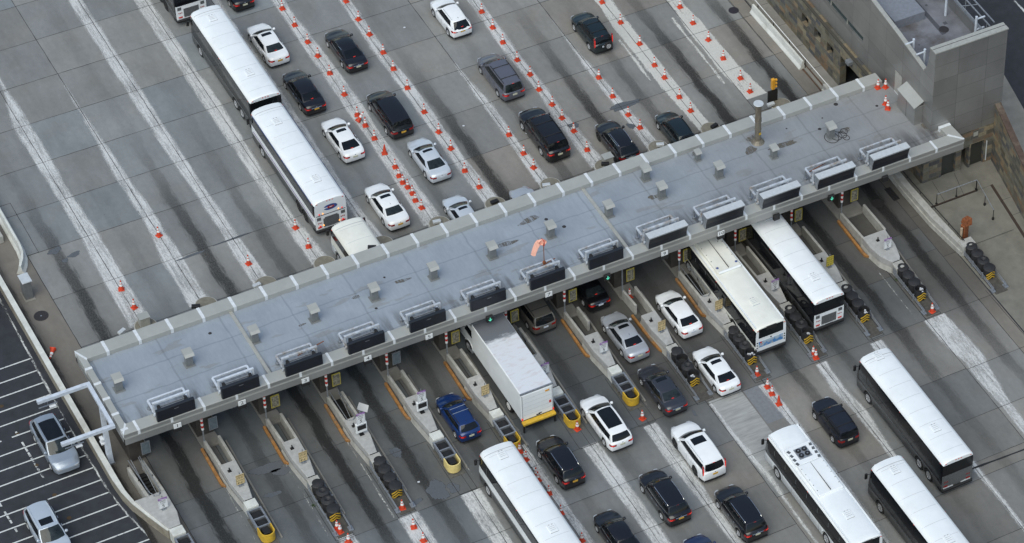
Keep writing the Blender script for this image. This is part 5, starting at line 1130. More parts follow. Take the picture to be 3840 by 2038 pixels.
    def back(u, v, off=0):
        e = 1-u*u
        bx, tx = xbg-.10*e, xrr-.07*e; by, ty = gb(0)*u, gt(0)*u; bz, tz = zt_(max(bx, xR))-.02+.01*e, rz_(0)+cr*e*.9
        y_o = .035*math.sin(math.pi*v)*(1 if u > 0 else -1)*abs(u)**3; steep = abs(tz-bz) > abs(tx-bx)
        return (lerp(bx, tx, v)-off*(1. if steep else .5)-.02*math.sin(math.pi*v), lerp(by, ty, v)+y_o, lerp(bz, tz, v)+off*(.2 if steep else 1)+.02*math.sin(math.pi*v))
    def roof(u, s, off=0):
        e = 1-u*u; return (lerp(xrr-.07*e, xrf+.07*e, s), gt(s)*u, rz_(s)+cr*(1-abs(u)**2.6)*(.9+.1*(1-(2*s-1)**2))+off)
    g = MB(); U = ls(-1, 1, 11); V = ls(0, 1, 6); S = ls(0, 1, 15)
    g.grid(lambda s, v: side(s, v, 1), S, V); g.grid(lambda s, v: side(s, v, -1), S, V); g.grid(front, U, V); g.grid(back, U, V); g.grid(roof, U, S)
    g.build('cabin', pm, t, smooth=True, ang=38)
    gl = M['glass']
    MB().grid(lambda u, v: front(u, v, .008), ls(-.93, .93, 9), ls(.03, .95, 6)).build('windshield', M['clearish'], t, smooth=True, ang=60)
    rw = (.14, .90) if p['zd']-1.5 < 0 and abs(xrr-xbg) > .5 else (.10, .93)
    MB().grid(lambda u, v: back(u, v, .008), ls(-.88, .88, 9), ls(rw[0], rw[1], 6)).build('rear_window', M['clearish'] if 'seats' in opts else gl, t, smooth=True, ang=60)
    for sgn in (1, -1):
        for (s0, s1) in p['win']:
            top = .90
            def sw(s, v, s0=s0, s1=s1):
                return side(s, lerp(.16, top, v), sgn, .008)
            MB().grid(sw, ls(s0, s1, 6), ls(0, 1, 5)).build('side_window', gl, t, smooth=True, ang=60)
        w_ = p['win']
        fr = MB()
        for (a, b_), (c, d_) in zip(w_[:-1], w_[1:]): fr.grid(lambda s, v: side(s, lerp(.16, .9, v), sgn, .006), ls(b_, c, 2), ls(0, 1, 4))
        if fr.f: fr.build('pillar_trim', M['trim'], t)
        if chrome:
            MB().grid(lambda s, v: side(s, lerp(.915, .955, v), sgn, .010), ls(w_[0][0], w_[-1][1], 10), [0, 1]).build('chrome_strip', M['chrome'], t)
            MB().grid(lambda s, v: side(s, lerp(.115, .15, v), sgn, .010), ls(w_[0][0], w_[-1][1], 10), [0, 1]).build('chrome_strip', M['chrome'], t)
        # mirror
        m = MB(); mx, my, mz = xc-.25, gb(.95)+.12, zt_(xc-.25)+.10
        m.lathe([(.03, -.10), (.10, -.07), (.115, 0), (.09, .09), (.02, .12)], (mx, sgn*my if sgn > 0 else sgn*my, mz), n=10, axis='y'); m.cyl((mx, sgn*(gb(.95)-.05), mz-.05), (mx, sgn*my, mz-.03), .025, n=6); m.build('mirror', pm if style not in ('boxy',) else M['trim'], t, smooth=True)
        # door seams and handles
        sm = MB(); y0 = lambda x: wp_(x)*.999+.003
        dxs = [lerp(xbg, xc, .965), lerp(xbg, xc, (w_[-1][0]+(w_[-2][1] if len(w_) > 1 else w_[-1][0]))/2)]
        if len(w_) > 1: dxs.append(max(r+.12, lerp(xbg, xc, w_[1][0]-.02) if len(w_) > 2 else .42))
        for dx in dxs:
            sm.add([(dx-.006, sgn*y0(dx), .36), (dx+.006, sgn*y0(dx), .36), (dx+.006, sgn*(y0(dx)-.004), lerp(.25, zt_(dx), .8)), (dx-.006, sgn*(y0(dx)-.004), lerp(.25, zt_(dx), .8))], [(0, 1, 2, 3)])
        sm.build('door_seam', M['trim'], t, fix=False)
        for dx in dxs[1:]: MB().cbox((dx+.14, sgn*(wp_(dx)+.008), lerp(.25, zt_(dx), .78)), (.2, .03, .035)).build('door_handle', M['chrome'] if chrome else pm, t)
    # lamps
    def wrap(side_, xin, f, za, zb_, grow, front_=False, th=.05):
        """lamp block following a body corner"""
        pts = []
        xe = xF if front_ else xR; d = -1 if front_ else 1
        for q in ls(xin, .0, 5): x = xe+d*q; pts.append((x, wp_(x)*(.95 if q == 0 else 1)+grow))
        o = xe-d*.015-(d*-.0)
        for q in ls(.93, f, 4):
            yy = wp_(xe)*q; bow_ = (.07 if front_ else -.05)*(1-(yy/hw)**2); pts.append((xe+bow_-d*(grow+.004), yy))
        inn = [(x+d*th*1.6, y-th*1.4) if i > 3 else (x+d*.02, y-th) for i, (x, y) in enumerate(pts)]
        mb_ = MB(); m_ = len(pts)
        z0s = [za+.0]*m_; P = [(x, side_*y) for x, y in pts]; Q = [(x, side_*y) for x, y in inn]
        vs_ = [(x, y, za) for x, y in P]+[(x, y, zb_) for x, y in P]+[(x, y, zb_) for x, y in Q]+[(x, y, za) for x, y in Q]
        fs_ = [(a*m_+i, a*m_+i+1, ((a+1) % 4)*m_+i+1, ((a+1) % 4)*m_+i) for a in range(4) for i in range(m_-1)]+[(0, m_, 2*m_, 3*m_), (m_-1, 4*m_-1, 3*m_-1, 2*m_-1)]
        mb_.add(vs_, fs_); return mb_
    tall = p.get('talltail')
    for s in (1, -1):
        if tall:
            c = MB().cbox((xR+.16, s*(wp_(xR+.1)*.955), 1.25), (.16, .10, .95)); o_ = c.build('tail_light', M['tail'], t, bev=.03); MB().cbox((xR+.07, s*(wp_(xR+.1)*.955), 1.22), (.03, .06, .7)).build('lit_strip', M['taillit'], o_, bev=.01)
        else:
            zt0 = p['zd']-.14-(.0 if style not in ('sport',) else .1); hh_ = .14 if style in ('sedan', 'coupe', 'sport') else .16
            zt0 = zt0-.04
            o_ = wrap(s, .24, .58, zt0-hh_, zt0, .008).build('tail_light', M['tail'], t, smooth=True)
            if tails in ('lit', 'dim'): wrap(s, .02, .78, zt0-hh_+.045, zt0-.05, .016).build('lit_strip', M['taillit'], o_)
        wrap(s, .30, .62, p['zn']-.22, p['zn']-.09, .006, True).build('headlight', M['head'], t, smooth=True)
    zp = p['zd']-.30 if style in ('sedan', 'coupe', 'hatch', 'sport', 'minivan', 'suv', 'crossover', 'wagon') else .85
    MB().box(xR-.085, xR-.055, -.19, .19, zp-.07, zp+.07).build('license_plate', M[plate], t)
    if chrome or 'rearchrome' in opts: MB().box(xR-.09, xR-.05, -.42, .42, zp+.10, zp+.135).build('trunk_strip', M['chrome'], t, bev=.01)
    MB().cbox((xR-.065, 0, zp+.19), (.02, .11, .06)).build('badge', M['chrome'], t, bev=.01) if style not in ('boxy',) else None
    low = MB(); wrap_low = wrap(1, .5, .0, .24, .40 if plasticlow else .32, .012); wrap_low2 = wrap(-1, .5, .0, .24, .40 if plasticlow else .32, .012); low.add(wrap_low.v, wrap_low.f).add(wrap_low2.v, wrap_low2.f)
    low.build('bumper_trim', M['trim'], t)
    if tails == 'lit':
        MB().box(*( (xbg+.02 if abs(xrr-xbg) > .5 else xrr-.10), (xbg+.06 if abs(xrr-xbg) > .5 else xrr-.05), -.09, .09, (zt_(xbg)+.09 if abs(xrr-xbg) > .5 else rz_(0)+.0), (zt_(xbg)+.105 if abs(xrr-xbg) > .5 else rz_(0)+.018))).build('brake_lamp', M['taillit'], t)
    if sunroof == 'small': MB().grid(lambda u, s: roof(u, s, .006), ls(-.62, .62, 5), ls(.66, .90, 4)).build('sunroof', M['panelblack'] if 0 else gl, t, smooth=True)
    if sunroof == 'full': MB().grid(lambda u, s: roof(u, s, .006), ls(-.80, .80, 7), ls(.22, .97, 8)).build('sunroof', gl, t, smooth=True)
    if rails:
        for s in (1, -1):
            P = [roof(s*.93, q, .05) for q in ls(.10, .88, 9)]; P = [roof(s*.93, .06, .0)]+P+[roof(s*.93, .92, .0)]
            MB().tube(P, .022, 6).build('roof_rail', M[rails], t)
    if 'bars' in opts:
        for q in (.60, .86): MB().tube([roof(-.95, q, .09), roof(.95, q, .09)], .032, 6).build('cross_bar', M['chrome'], t)
    if 'blackbars' in opts:
        for q in (.25, .74): MB().tube([roof(-.9, q, .05), roof(.9, q, .05)], .03, 6).build('cross_bar', M['trim'], t)
    if 'ribs' in opts:
        g = MB()
        for u in ls(-.7, .7, 7): g.grid(lambda a, s: roof(u+a, s, .012), [-.015, .015], ls(.08, .9, 6))
        g.build('roof_rib', pm, t)
    if 'antenna' in opts: MB().add([(xrr+.15, 0, rz_(0)+.10+cr*.4), (xrr+.35, .02, rz_(0)+cr), (xrr+.35, -.02, rz_(0)+cr), (xrr+.10, .02, rz_(0)+cr), (xrr+.10, -.02, rz_(0)+cr)], [(0, 1, 2), (0, 2, 4), (0, 4, 3), (0, 3, 1)]).build('antenna', M['trim'], t)
    if 'spare' in opts:
        w0 = wheel_mesh(.34, .2, 9); a = w0[0].build('spare_wheel', M['tyre'], t, smooth=True); bq = w0[1].build('rim', M['rim'], a)
        a.location = (xR-.14, -.28, .86); a.rotation_euler = (0, 0, math.pi/2)
    ww = .24 if style in ('bigsuv', 'suv', 'crossover', 'wagon') else .215
    rim = M['darkrim'] if 'darkrims' in opts else None
    for xa in (0, wb):
        for s in (1, -1): wheel(t, xa, s*(hw-ww/2-.005), r, s, ww, rim, 5 if style != 'suv' else 7)
    u = MB(); u.box(xR+.3, xF-.3, -hw*.78, hw*.78, .19, .5); u.build('underbody', M['trim'], t)
    return t
# (rear-left wheel contact positions)
car('white_sedan', 'white sedan with dark sunroof beside the second coach at upper left', 'sedan', M['white'], (-10.39, -23.60), wb=2.78, sunroof='small', opts=('seats',), L=4.83)
car('black_coupe', 'black two door coupe in the cone lane at the upper middle left', 'coupe', M['black'], (-13.73, -28.64), wb=2.74, L=4.85, H=1.43, plate='plate_w', chrome=True)
car('black_sedan', 'black luxury sedan with chrome trunk strip at upper left', 'sedan', M['black'], (-16.86, -23.80), wb=2.84, L=4.9, chrome=True)
car('white_sports_sedan', 'white sporty sedan with black sunroof right of the blue striped coach', 'coupe', M['white'], (-23.33, -24.17), wb=2.84, L=4.75, sunroof='small', win=((.12, .46), (.50, .93)), plate='plate_w')
car('black_minivan', 'black minivan with ribbed roof left of the silver coupe', 'minivan', M['black'], (-22.36, -28.44), opts=('ribs',), tails='off')
car('silver_coupe', 'pale silver older coupe with sunroof in the cone lane above the canopy', 'coupe', M['lightsilver'], (-28.19, -28.96), wb=2.62, L=4.7, H=1.38, sunroof='small', opts=('seats',), tails='off', plate='plate_b', zd=1.0)
car('white_sedan', 'white four door sedan with sunroof just above the canopy by the minibus', 'sedan', M['white'], (-31.48, -24.03), wb=2.73, L=4.84, sunroof='small', opts=('seats', 'antenna'), tails='off', H=1.44)
car('silver_sports_car', 'low silver sports car nosing out from behind the canopy edge', 'sport', M['lightsilver'], (-34.9, -28.63), sunroof='small', tails='off')
car('white_crossover', 'white crossover suv at the top centre with dark rear glass', 'crossover', M['white'], (-13.97, -37.53), wb=2.66, L=4.48, W=1.85, H=1.64, opts=('antenna',), rails='whiterail' if 0 else 'hood', cat='suv', plasticlow=True)
car('grey_minivan', 'grey violet minivan with roof bars in the middle upper lane', 'minivan', M['greyviolet'], (-22.29, -37.83), rails='trim', opts=('blackbars', 'seats'), plate='plate_w', tails='lit')
car('green_compact_suv', 'dark green compact suv carrying a spare wheel on its back door', 'suv', M['green'], (-20.55, -46.62), wb=2.62, L=4.5, W=1.80, H=1.70, rails='trim', opts=('spare', 'blackbars'), talltail=True, cat='suv', plate='plate_b')
car('large_black_suv', 'very large black suv right of the line of cones above the canopy', 'bigsuv', M['black'], (-29.96, -37.79), wb=3.25, L=5.55, H=1.90, rails='trim', opts=('blackbars',), cat='suv', plate='plate_w')
car('black_crossover', 'black crossover with bright silver roof rails next to the canopy edge', 'crossover', M['black'], (-33.13, -42.43), rails='chrome', chrome=True, cat='suv', plate='plate_w', tails='off', opts=('antenna', 'darkrims'))
car('dark_green_wagon', 'dark green compact wagon just above the canopy at the right', 'hatch', M['green'], (-34.05, -47.09), wb=2.65, H=1.58, W=1.76, rails='trim')
car('grey_car', 'roof sliver of a grey car hidden behind the canopy parapet', 'sedan', M['silver'], (-36.75, -33.4), wb=2.7, tails='off')
car('silver_sedan', 'silver sedan with black sunroof in the seventh lane', 'sedan', M['silver'], (-52.0, -33.36), wb=2.73, L=4.84, sunroof='small', opts=('antenna',), plate='plate_w', H=1.46)
car('white_fastback_sedan', 'white fastback sedan with dark rear glass in the eighth lane', 'sedan', M['white'], (-51.82, -37.9), wb=2.70, L=4.65, xbg=-.62, xrr=.15, plate='plate_b', H=1.42, chrome=False)
car('white_sunroof_sedan', 'white sedan with sunroof beside the black barrels right of centre', 'sedan', M['white'], (-58.32, -37.58), wb=2.78, L=4.6, sunroof='small', plate='plate_w', H=1.43)
car('graphite_sedan', 'graphite grey sedan with pale rear seats left of the striped barrels', 'sedan', M['graphite'], (-58.06, -33.27), wb=2.78, L=4.82, sunroof='small', opts=('seats',), plate='plate_w', chrome=True)
car('blue_hatchback', 'blue hatchback with two silver roof bars', 'hatch', M['blue'], (-53.67, -19.43), opts=('bars', 'antenna'), plate='plate_w', rails='trim')
car('white_wagon', 'white crossover wagon with black panoramic roof right of the box truck', 'wagon', M['white'], (-59.31, -28.23), sunroof='full', tails='dim', plate='plate_w')
car('black_suv', 'black suv with silver roof rails beside the lower white coach', 'suv', M['black'], (-60.92, -23.74), rails='chrome', cat='suv', opts=('ribs',))
car('large_white_suv', 'large white suv with tall red tail lamps and small sunroof', 'bigsuv', M['white'], (-64.78, -32.54), wb=2.98, L=5.15, sunroof='small', rails='hood', talltail=True, cat='suv', opts=('darkrims',), plasticlow=True)
car('black_family_suv', 'black suv with long silver roof rails left of the large white suv', 'suv', M['black'], (-67.38, -28.55), wb=2.85, L=4.9, W=1.92, H=1.72, rails='chrome', chrome=True, cat='suv')
car('black_luxury_suv', 'black luxury suv at the bottom edge right of centre', 'suv', M['black'], (-71.32, -32.47), wb=2.97, L=4.9, W=1.94, H=1.74, rails='chrome', chrome=True, cat='suv', plate='plate_w')
car('black_executive_sedan', 'black sedan with silver window strip cut by the bottom edge', 'sedan', M['black'], (-69.15, -24.13), wb=2.85, L=4.95, H=1.55, chrome=True)
car('blue_car', 'roof top of a dark blue car just showing at the bottom edge', 'sedan', M['darkblue'], (-74.0, -28.5), wb=2.75)
car('old_black_suv', 'boxy faded black older suv in the lane left of the long coach', 'boxy', M['dullblack'], (-66.67, -42.59), rails='trim', opts=('blackbars',), cat='suv', plate='plate_w', tails='off')
car('taupe_minivan', 'taupe minivan coming out from under the canopy', 'minivan', M['tan'], (-46.3, -28.63), wb=3.03, rails='trim', tails='off', plate='plate_b', opts=('blackbars',))
car('dark_sedan', 'dark sedan under the canopy edge with lit tail lamps and chrome strip', 'sedan', M['darkblue'] if 0 else M['black'], (-46.1, -33.25), wb=2.78, opts=('seats', 'rearchrome'), plate='plate_b')
car('black_car', 'black car rear just entering at the top edge', 'sedan', M['black'], (-2.97, -23.85), wb=2.78, plate='plate_w')
car('steel_blue_suv', 'steel blue suv with black glass roof coming down the hatched road', 'suv', M['q7'], (-40.35, 6.02+.05-.99), rz=math.pi, y_is_left=False, wb=3.0, L=5.08, W=1.98, H=1.74, sunroof='full', rails='chrome', cat='suv', tails='off', group='cars on the dark road')
car('pale_silver_suv', 'pale silver suv with two hood scoops at the lower left corner', 'suv', M['bluesilver'], (-47.8, 9.3-.93), rz=math.pi, y_is_left=False, wb=2.9, L=4.8, W=1.92, H=1.74, sunroof='small', rails='lightsilver', cat='suv', tails='off', group='cars on the dark road')
car('silver_car', 'sliver of a silver car cut by the left edge', 'sedan', M['silver'], (-24.35, 5.1), rz=math.pi, y_is_left=False, wb=2.75, tails='off', group='cars on the dark road')
# ---------------------------------------------------------------- coaches and buses
def prof_bus(H): return [(0, .32), (1.15, .32), (1.27, .42), (1.295, 1.2), (1.295, 2.0), (1.28, H-.62), (1.25, H-.35), (1.16, H-.17), (.95, H-.07), (.5, H-.015), (0, H)]
def bus(name, label, at, L, H=3.45, kind='coach', side=None, low='busgrey', rearup='busblack', reardn='buswhite', axles=None, roofm='buswhite', band='busblack', group='coaches in the toll lanes', opts=(), cat='coach'):
    """at = rear-left corner (x, y_left); x grows to the front"""
    t = thing(name, label, cat, (at[0], at[1]-1.295, .012), 0, group)
    pr = prof_bus(H); axles = axles or [2.3, 3.55, 10.0] ; r = .50; ra = r+.09
    def zl(x):
        z = .32
        for a in axles:
            q = ra*ra-(x-a)**2
            if q > 0: z = max(z, r+math.sqrt(q))
        return z
    xs = set(ls(.12, L-.3, 40))
    for a in axles:
        for i in range(9): xs.add(a+ra*.999*math.cos(math.pi*i/8))
        xs.add(a+ra*1.02); xs.add(a-ra*1.02)
    ends = [(0, .965, .06), (.04, .985, .025)]; fr = [(L-.22, .985, .03), (L-.08, .95, .10), (L, .88, .2)]
    st = [(x, f, d) for x, f, d in ends]+[(x, 1, 0) for x in sorted(xs) if x < L-.32]+fr
    def ring(x, f, d):
        z0 = zl(x); out = []
        for y, z in pr:
            zz = z if z > 1.3 else lerp(z0+.0, 1.3, max(0, (z-.32)/(1.3-.32)))
            if z > H-.7: zz -= d*(z-(H-.7))/.7*1.1
            sl = 0
            if x > L-.5: sl = -.38*max(0, (z-1.3)/(H-1.3))*((x-(L-.5))/.5)
            out.append((x+sl+(.10*(1-(y/1.3)**2) if x > L-.3 else 0), y*f, zz))
        return out
    rings = [ring(*s) for s in st]; NJ = len(pr)
    def strip(j0, j1, nm_, m_, st_range=None, smooth=True, off=0):
        b = MB(); rr = rings if not st_range else [R_ for R_, s in zip(rings, st) if st_range[0] <= s[0] <= st_range[1]]
        for sg in (1, -1):
            w_ = j1-j0+1; vs = [(x, sg*(y+off), z) for R_ in rr for x, y, z in R_[j0:j1+1]]
            b.add(vs, [(i*w_+j, i*w_+j+1, (i+1)*w_+j+1, (i+1)*w_+j) for i in range(len(rr)-1) for j in range(w_-1)])
        return b.build(nm_, m_, t, smooth=smooth, ang=50)
    strip(0, 3, 'lower_body', M[low]); strip(3, 4, 'side_panel', M[side or band]); strip(4, 6, 'window_band', M[band]); strip(6, NJ-1, 'roof', M[roofm])
    # rear face and front face
    cap = MB(); R0 = rings[0]; n_ = len(R0)
    j4, j5 = 4, 6
    def face(ja, jb, nm_, m_, R_, dx=0):
        vs = [(x+dx, y, z) for x, y, z in R_[ja:jb+1]]+[(x+dx, -y, z) for x, y, z in R_[ja:jb+1][::-1]]
        MB().add(vs, [tuple(range(len(vs)))]).build(nm_, m_, t)
    face(6, NJ-1, 'rear_cap', M[roofm], R0); face(4, 6, 'rear_window', M[rearup], R0); face(3, 4, 'rear_panel', M[reardn], R0); face(0, 3, 'rear_lower', M[reardn], R0)
    Rf = rings[-1]; face(6, NJ-1, 'front_cap', M[roofm], Rf); face(3, 6, 'windshield', M['glass'], Rf); face(0, 3, 'front_panel', M[low if kind == 'transit' else 'buswhite'], Rf)
    if kind == 'coach':
        MB().prism([(-.16, -1.24), (-.16, 1.24), (.1, 1.3), (.5, 1.31), (.5, -1.31), (.1, -1.3)], .40, .66).build('bumper', M['trim'], t, bev=.05)
        for s in (1, -1):
            g = MB()
            for y in (.78, .90, 1.02): g.cyl((-.02, s*y, 1.28), (.02, s*y, 1.28), .045, n=10)
            g.build('tail_light', M['tail'], t); MB().box(-.03, .0, s*.92-.16, s*.92+.16, .80, .92).build('reflector', M['redpaint'] if reardn == 'buswhite' else M['tail'], t)
            MB().box(-.012, .02, s*.95-.16, s*.95+.16, 1.55, 1.85).build('louvre', M['grille'], t)
            MB().box(-.05, .0, s*.72-.4, s*.72+.4, .68, .76).build('bumper_strip', M['hood'], t)
        MB().box(-.012, .03, -.62, .62, .75, 1.62).build('engine_grille', M['grille'], t); MB().box(-.014, .02, -1.15, 1.15, 1.98, 2.03).build('trim_line', M['trim'], t)
        MB().box(-.016, .02, -.95, .95, 2.45, 3.0).build('upper_glass', M['glass'], t)
        mk = MB()
        for y in (-1.02, -.22, 0, .22, 1.02): mk.cbox((-.0, y, H-.22+(.06 if abs(y) < .5 else -.02)), (.05, .10, .05))
        mk.build('marker_lamp', M['redpaint'], t)
    else:
        MB().prism([(-.14, -1.2), (-.14, 1.2), (.1, 1.3), (.4, 1.31), (.4, -1.31), (.1, -1.3)], .40, .66).build('bumper', M['trim'], t, bev=.05)
        MB().box(-.014, .03, -1.02, 1.02, 1.95, 2.88).build('upper_glass', M['glass'], t, bev=.02)
        if 'advert' in opts: MB().box(-.018, .03, -1.0, 1.0, 1.05, 1.62).build('advert_panel', ADV, t)
        else: MB().box(-.018, .03, -.8, .8, .95, 1.6).build('engine_door', M['buscream'], t)
        g = MB()
        for s in (1, -1):
            for z in (1.05, 1.3, 1.55): g.cyl((-.03, s*1.12, z), (.0, s*1.12, z), .055, n=10)
        g.cyl((-.03, 0, 1.75), (.0, 0, 1.75), .06, n=10); g.build('tail_light', M['trim'], t)
        MB().box(-.08, .0, -.42, .42, 2.62, 2.98).build('destination_box', M['trim'], t, bev=.03)
        MB().add([(-.03,.70,1.62),(-.03,.95,1.62),(-.03,.83,1.40)], [(0,1,2)]).build('warning_triangle', M['redpaint'], t, fix=False)
        mk = MB()
        for y in (-1.1, 1.1): mk.cbox((-.0, y, H-.3), (.04, .12, .05))
        mk.build('marker_lamp', M['redpaint'], t)
    sm = MB(); rs = M['seam']
    def rp_(x, u, dz=.004):
        y = 1.2*u; z = interp([(0, H), (.5, H-.015), (.95, H-.07), (1.16, H-.17), (1.25, H-.35)], abs(y)); return (x, y, z+dz)
    if kind != 'transit':
        for x in ls(.95, L-1.2, int(L/1.45)): sm.grid(lambda u, a: rp_(x+a, u), ls(-1, 1, 17), [0, .022])
        sm.grid(lambda u, a: rp_(L-.95+a, u, .012), ls(-.95, .95, 13), [0, .05]); sm.build('roof_seam', rs, t, fix=False)
        fl = MB()
        for y in ls(-.9, .9, 5): fl.cbox((L-.42, y, H-.16), (.18, .14, .08))
        fl.build('front_marker', M['buswhite'], t, bev=.02)
    mk = MB()
    for x in ls(.35, L-.5, 3):
        for s in (1, -1): mk.cbox((x, s*1.262, H-.38), (.10, .03, .05))
    mk.build('side_marker', M['redpaint'], t)
    hx = opts_h.get(name+str(at[0]), [2.3])
    for x in hx:
        hh = MB().box(x-.36, x+.36, -.30, .30, H-.02, H+.035); hb = hh.build('roof_hatch', M['buswhite' if roofm != 'buscream' else 'buscream'], t, bev=.06, seg=3)
        e = MB()
        for q in (-.16, 0, .16): e.box(x+q-.015, x+q+.015, -.2, .2, H+.036, H+.046)
        e.box(x+.30, x+.36, -.16, -.06, H+.03, H+.06); e.box(x+.30, x+.36, .06, .16, H+.03, H+.06); e.box(x-.42, x-.36, -.3, .3, H-.012, H+.006); e.build('rib', M['seam'], hb)
    # window posts, luggage seams
    pp = MB(); nW = int(L/1.5)
    for i in range(1, nW):
        x = L*i/nW
        for s in (1, -1): pp.add([(x-.02, s*1.299, 2.02), (x+.02, s*1.299, 2.02), (x+.02, s*1.286, H-.66), (x-.02, s*1.286, H-.66)], [(0, 1, 2, 3)])
    pp.build('window_post', M['ventdark'] if 'dark' not in opts else M['trim'], t, fix=False)
    pp = MB()
    for x in ls(axles[1]+1.1 if len(axles) > 2 else axles[0]+1.0, axles[-1]-.8, 5):
        for s in (1, -1): pp.add([(x-.008, s*1.298, .45), (x+.008, s*1.298, .45), (x+.008, s*1.301, 1.25), (x-.008, s*1.301, 1.25)], [(0, 1, 2, 3)])
    for s in (1, -1): pp.add([(.6, s*1.302, 1.24), (L-.6, s*1.302, 1.24), (L-.6, s*1.302, 1.27), (.6, s*1.302, 1.27)], [(0, 1, 2, 3)])
    pp.build('panel_seam', M['trim'] if low != 'busgrey' else M['steel'], t, fix=False)
    for s in (1, -1):
        MB().cyl((L-.45, s*1.2, 2.5), (L-.1, s*1.42, 2.35), .03, n=6).box(L-.16, L-.04, s*1.44-.10, s*1.44+.10, 1.9, 2.4).build('mirror', M['trim'], t, bev=.03)
    for a in axles:
        for s in (1, -1): wheel(t, a, s*(1.27-.15), r, s, .29, M['rim'] if 'rims' in opts or a == axles[-1] else M['darkrim'], 8)
    MB().box(.4, L-.5, -1.0, 1.0, .3, .8).build('underbody', M['trim'], t)
    return t
def advert():
    t = NT('blurred_advert'); g = t.pos(obj=True); n = t.noise(2.2, 2, .5, g); n2 = t.noise(4.5, 2, .5, g); c = t.mix(t.mr(n, .42, .56, 0, 1), (.06, .22, .50), (.42, .52, .60)); c = t.mix(t.mr(n2, .60, .66, 0, .8), c, (.42, .22, .16)); t.L(c, t.b.inputs['Base Color']); t.b.inputs['Roughness'].default_value = .35; return t.m
ADV = advert()
opts_h = {'dark_coach-17.75': [3.0, 10.2], 'striped_coach-30.45': [2.4, 9.6], 'long_coach-74.8': [3.2, 11.2], 'white_coach-56.65': [2.3, 9.5], 'lower_coach-70.4': [3.1, 10.8], 'corner_coach-84.6': [3.6, 10.9], 'city_bus-56.8': [2.6], 'fan_bus-78.1': [2.6], 'top_coach-3.45': [2.2]}
bus('top_coach', 'black backed coach cut by the top edge at upper left', (-3.45, -19.25), 12.2, side='busblack', reardn='buswhite')
bus('dark_coach', 'white roofed coach with dark sides, second in the upper left queue', (-17.75, -19.5), 12.0, side='busblack', reardn='buswhite', axles=[2.05, 3.25, 10.2], opts=('rims',))
nj = bus('striped_coach', 'white roofed coach with blue edge line and round logo on its back', (-30.45, -19.12), 12.0, side='buswhite', low='busgrey', rearup='buswhite', reardn='buswhite', axles=[1.95, 3.1, 9.95])
for s in (1, -1):
    MB().box(.3, 11.4, s*1.262-.012, s*1.262+.012, 3.02, 3.09).build('blue_line', M['busblue'], nj); MB().box(.3, 11.4, s*1.3-.006, s*1.3+.006, 1.42, 1.50).build('purple_line', M['buspurple'], nj)
lg = MB(); lg.lathe([(.30, 0), (.16, .0)], (0, 0, 0), n=20, axis='y', cap=False)
def ell(cy_, cz, ry, rz0, w, m, nm_, a0=0, a1=360):
    b = MB(); A = ls(R(a0), R(a1), 22)
    for p, q in zip(A[:-1], A[1:]): b.add([(-.025, cy_+ry*math.cos(p), cz+rz0*math.sin(p)), (-.025, cy_+ry*math.cos(q), cz+rz0*math.sin(q)), (-.025, cy_+(ry-w)*math.cos(q), cz+(rz0-w*.8)*math.sin(q)), (-.025, cy_+(ry-w)*math.cos(p), cz+(rz0-w*.8)*math.sin(p))], [(0, 1, 2, 3)])
    b.build(nm_, m, nj, fix=False)
for ch in list(nj.children):
    if ch.name.startswith('upper_glass'): bpy.data.objects.remove(ch)
ell(-.0, 2.62, .55, .27, .22, M['busblue'], 'logo_ring', 20, 340); ell(-.05, 2.62, .28, .15, .13, M['redpaint'], 'logo_core'); 
MB().box(-.03, -.018, -.5, .5, .95, 1.75).build('grille_mesh', M['grille'], nj)
for y in (-.9, -.62, .62, .9): MB().cyl((-.04, y, 2.15), (0, y, 2.15), .055, n=10).cyl((-.04, y, .98), (0, y, .98), .06, n=10).build('round_lamp', M['taillit'] if abs(y) > .8 else M['amber'], nj)
bus('long_coach', 'long white roofed dark sided coach at the right of the lower lanes', (-74.8, -46.7), 12.1, side='busblack', reardn='grille', axles=[1.75, 3.05, 10.3], opts=('rims', 'dark'))
bus('white_coach', 'white roofed coach passing under the right part of the canopy', (-56.65, -46.64), 13.5, side='busblack', reardn='buswhite', axles=[2.6, 3.9, 11.5], opts=('dark',))
bus('lower_coach', 'white roofed coach with cream side panel at the bottom centre', (-70.4, -19.02), 12.2, side='buswhite', low='busgrey', axles=[2.05, 3.25, 10.7], opts=('rims',))
bus('corner_coach', 'white roofed dark sided coach leaving at the bottom right corner', (-84.6, -42.15), 12.4, side='busblack', reardn='grille', axles=[2.0, 3.2, 10.55], opts=('rims', 'dark'))
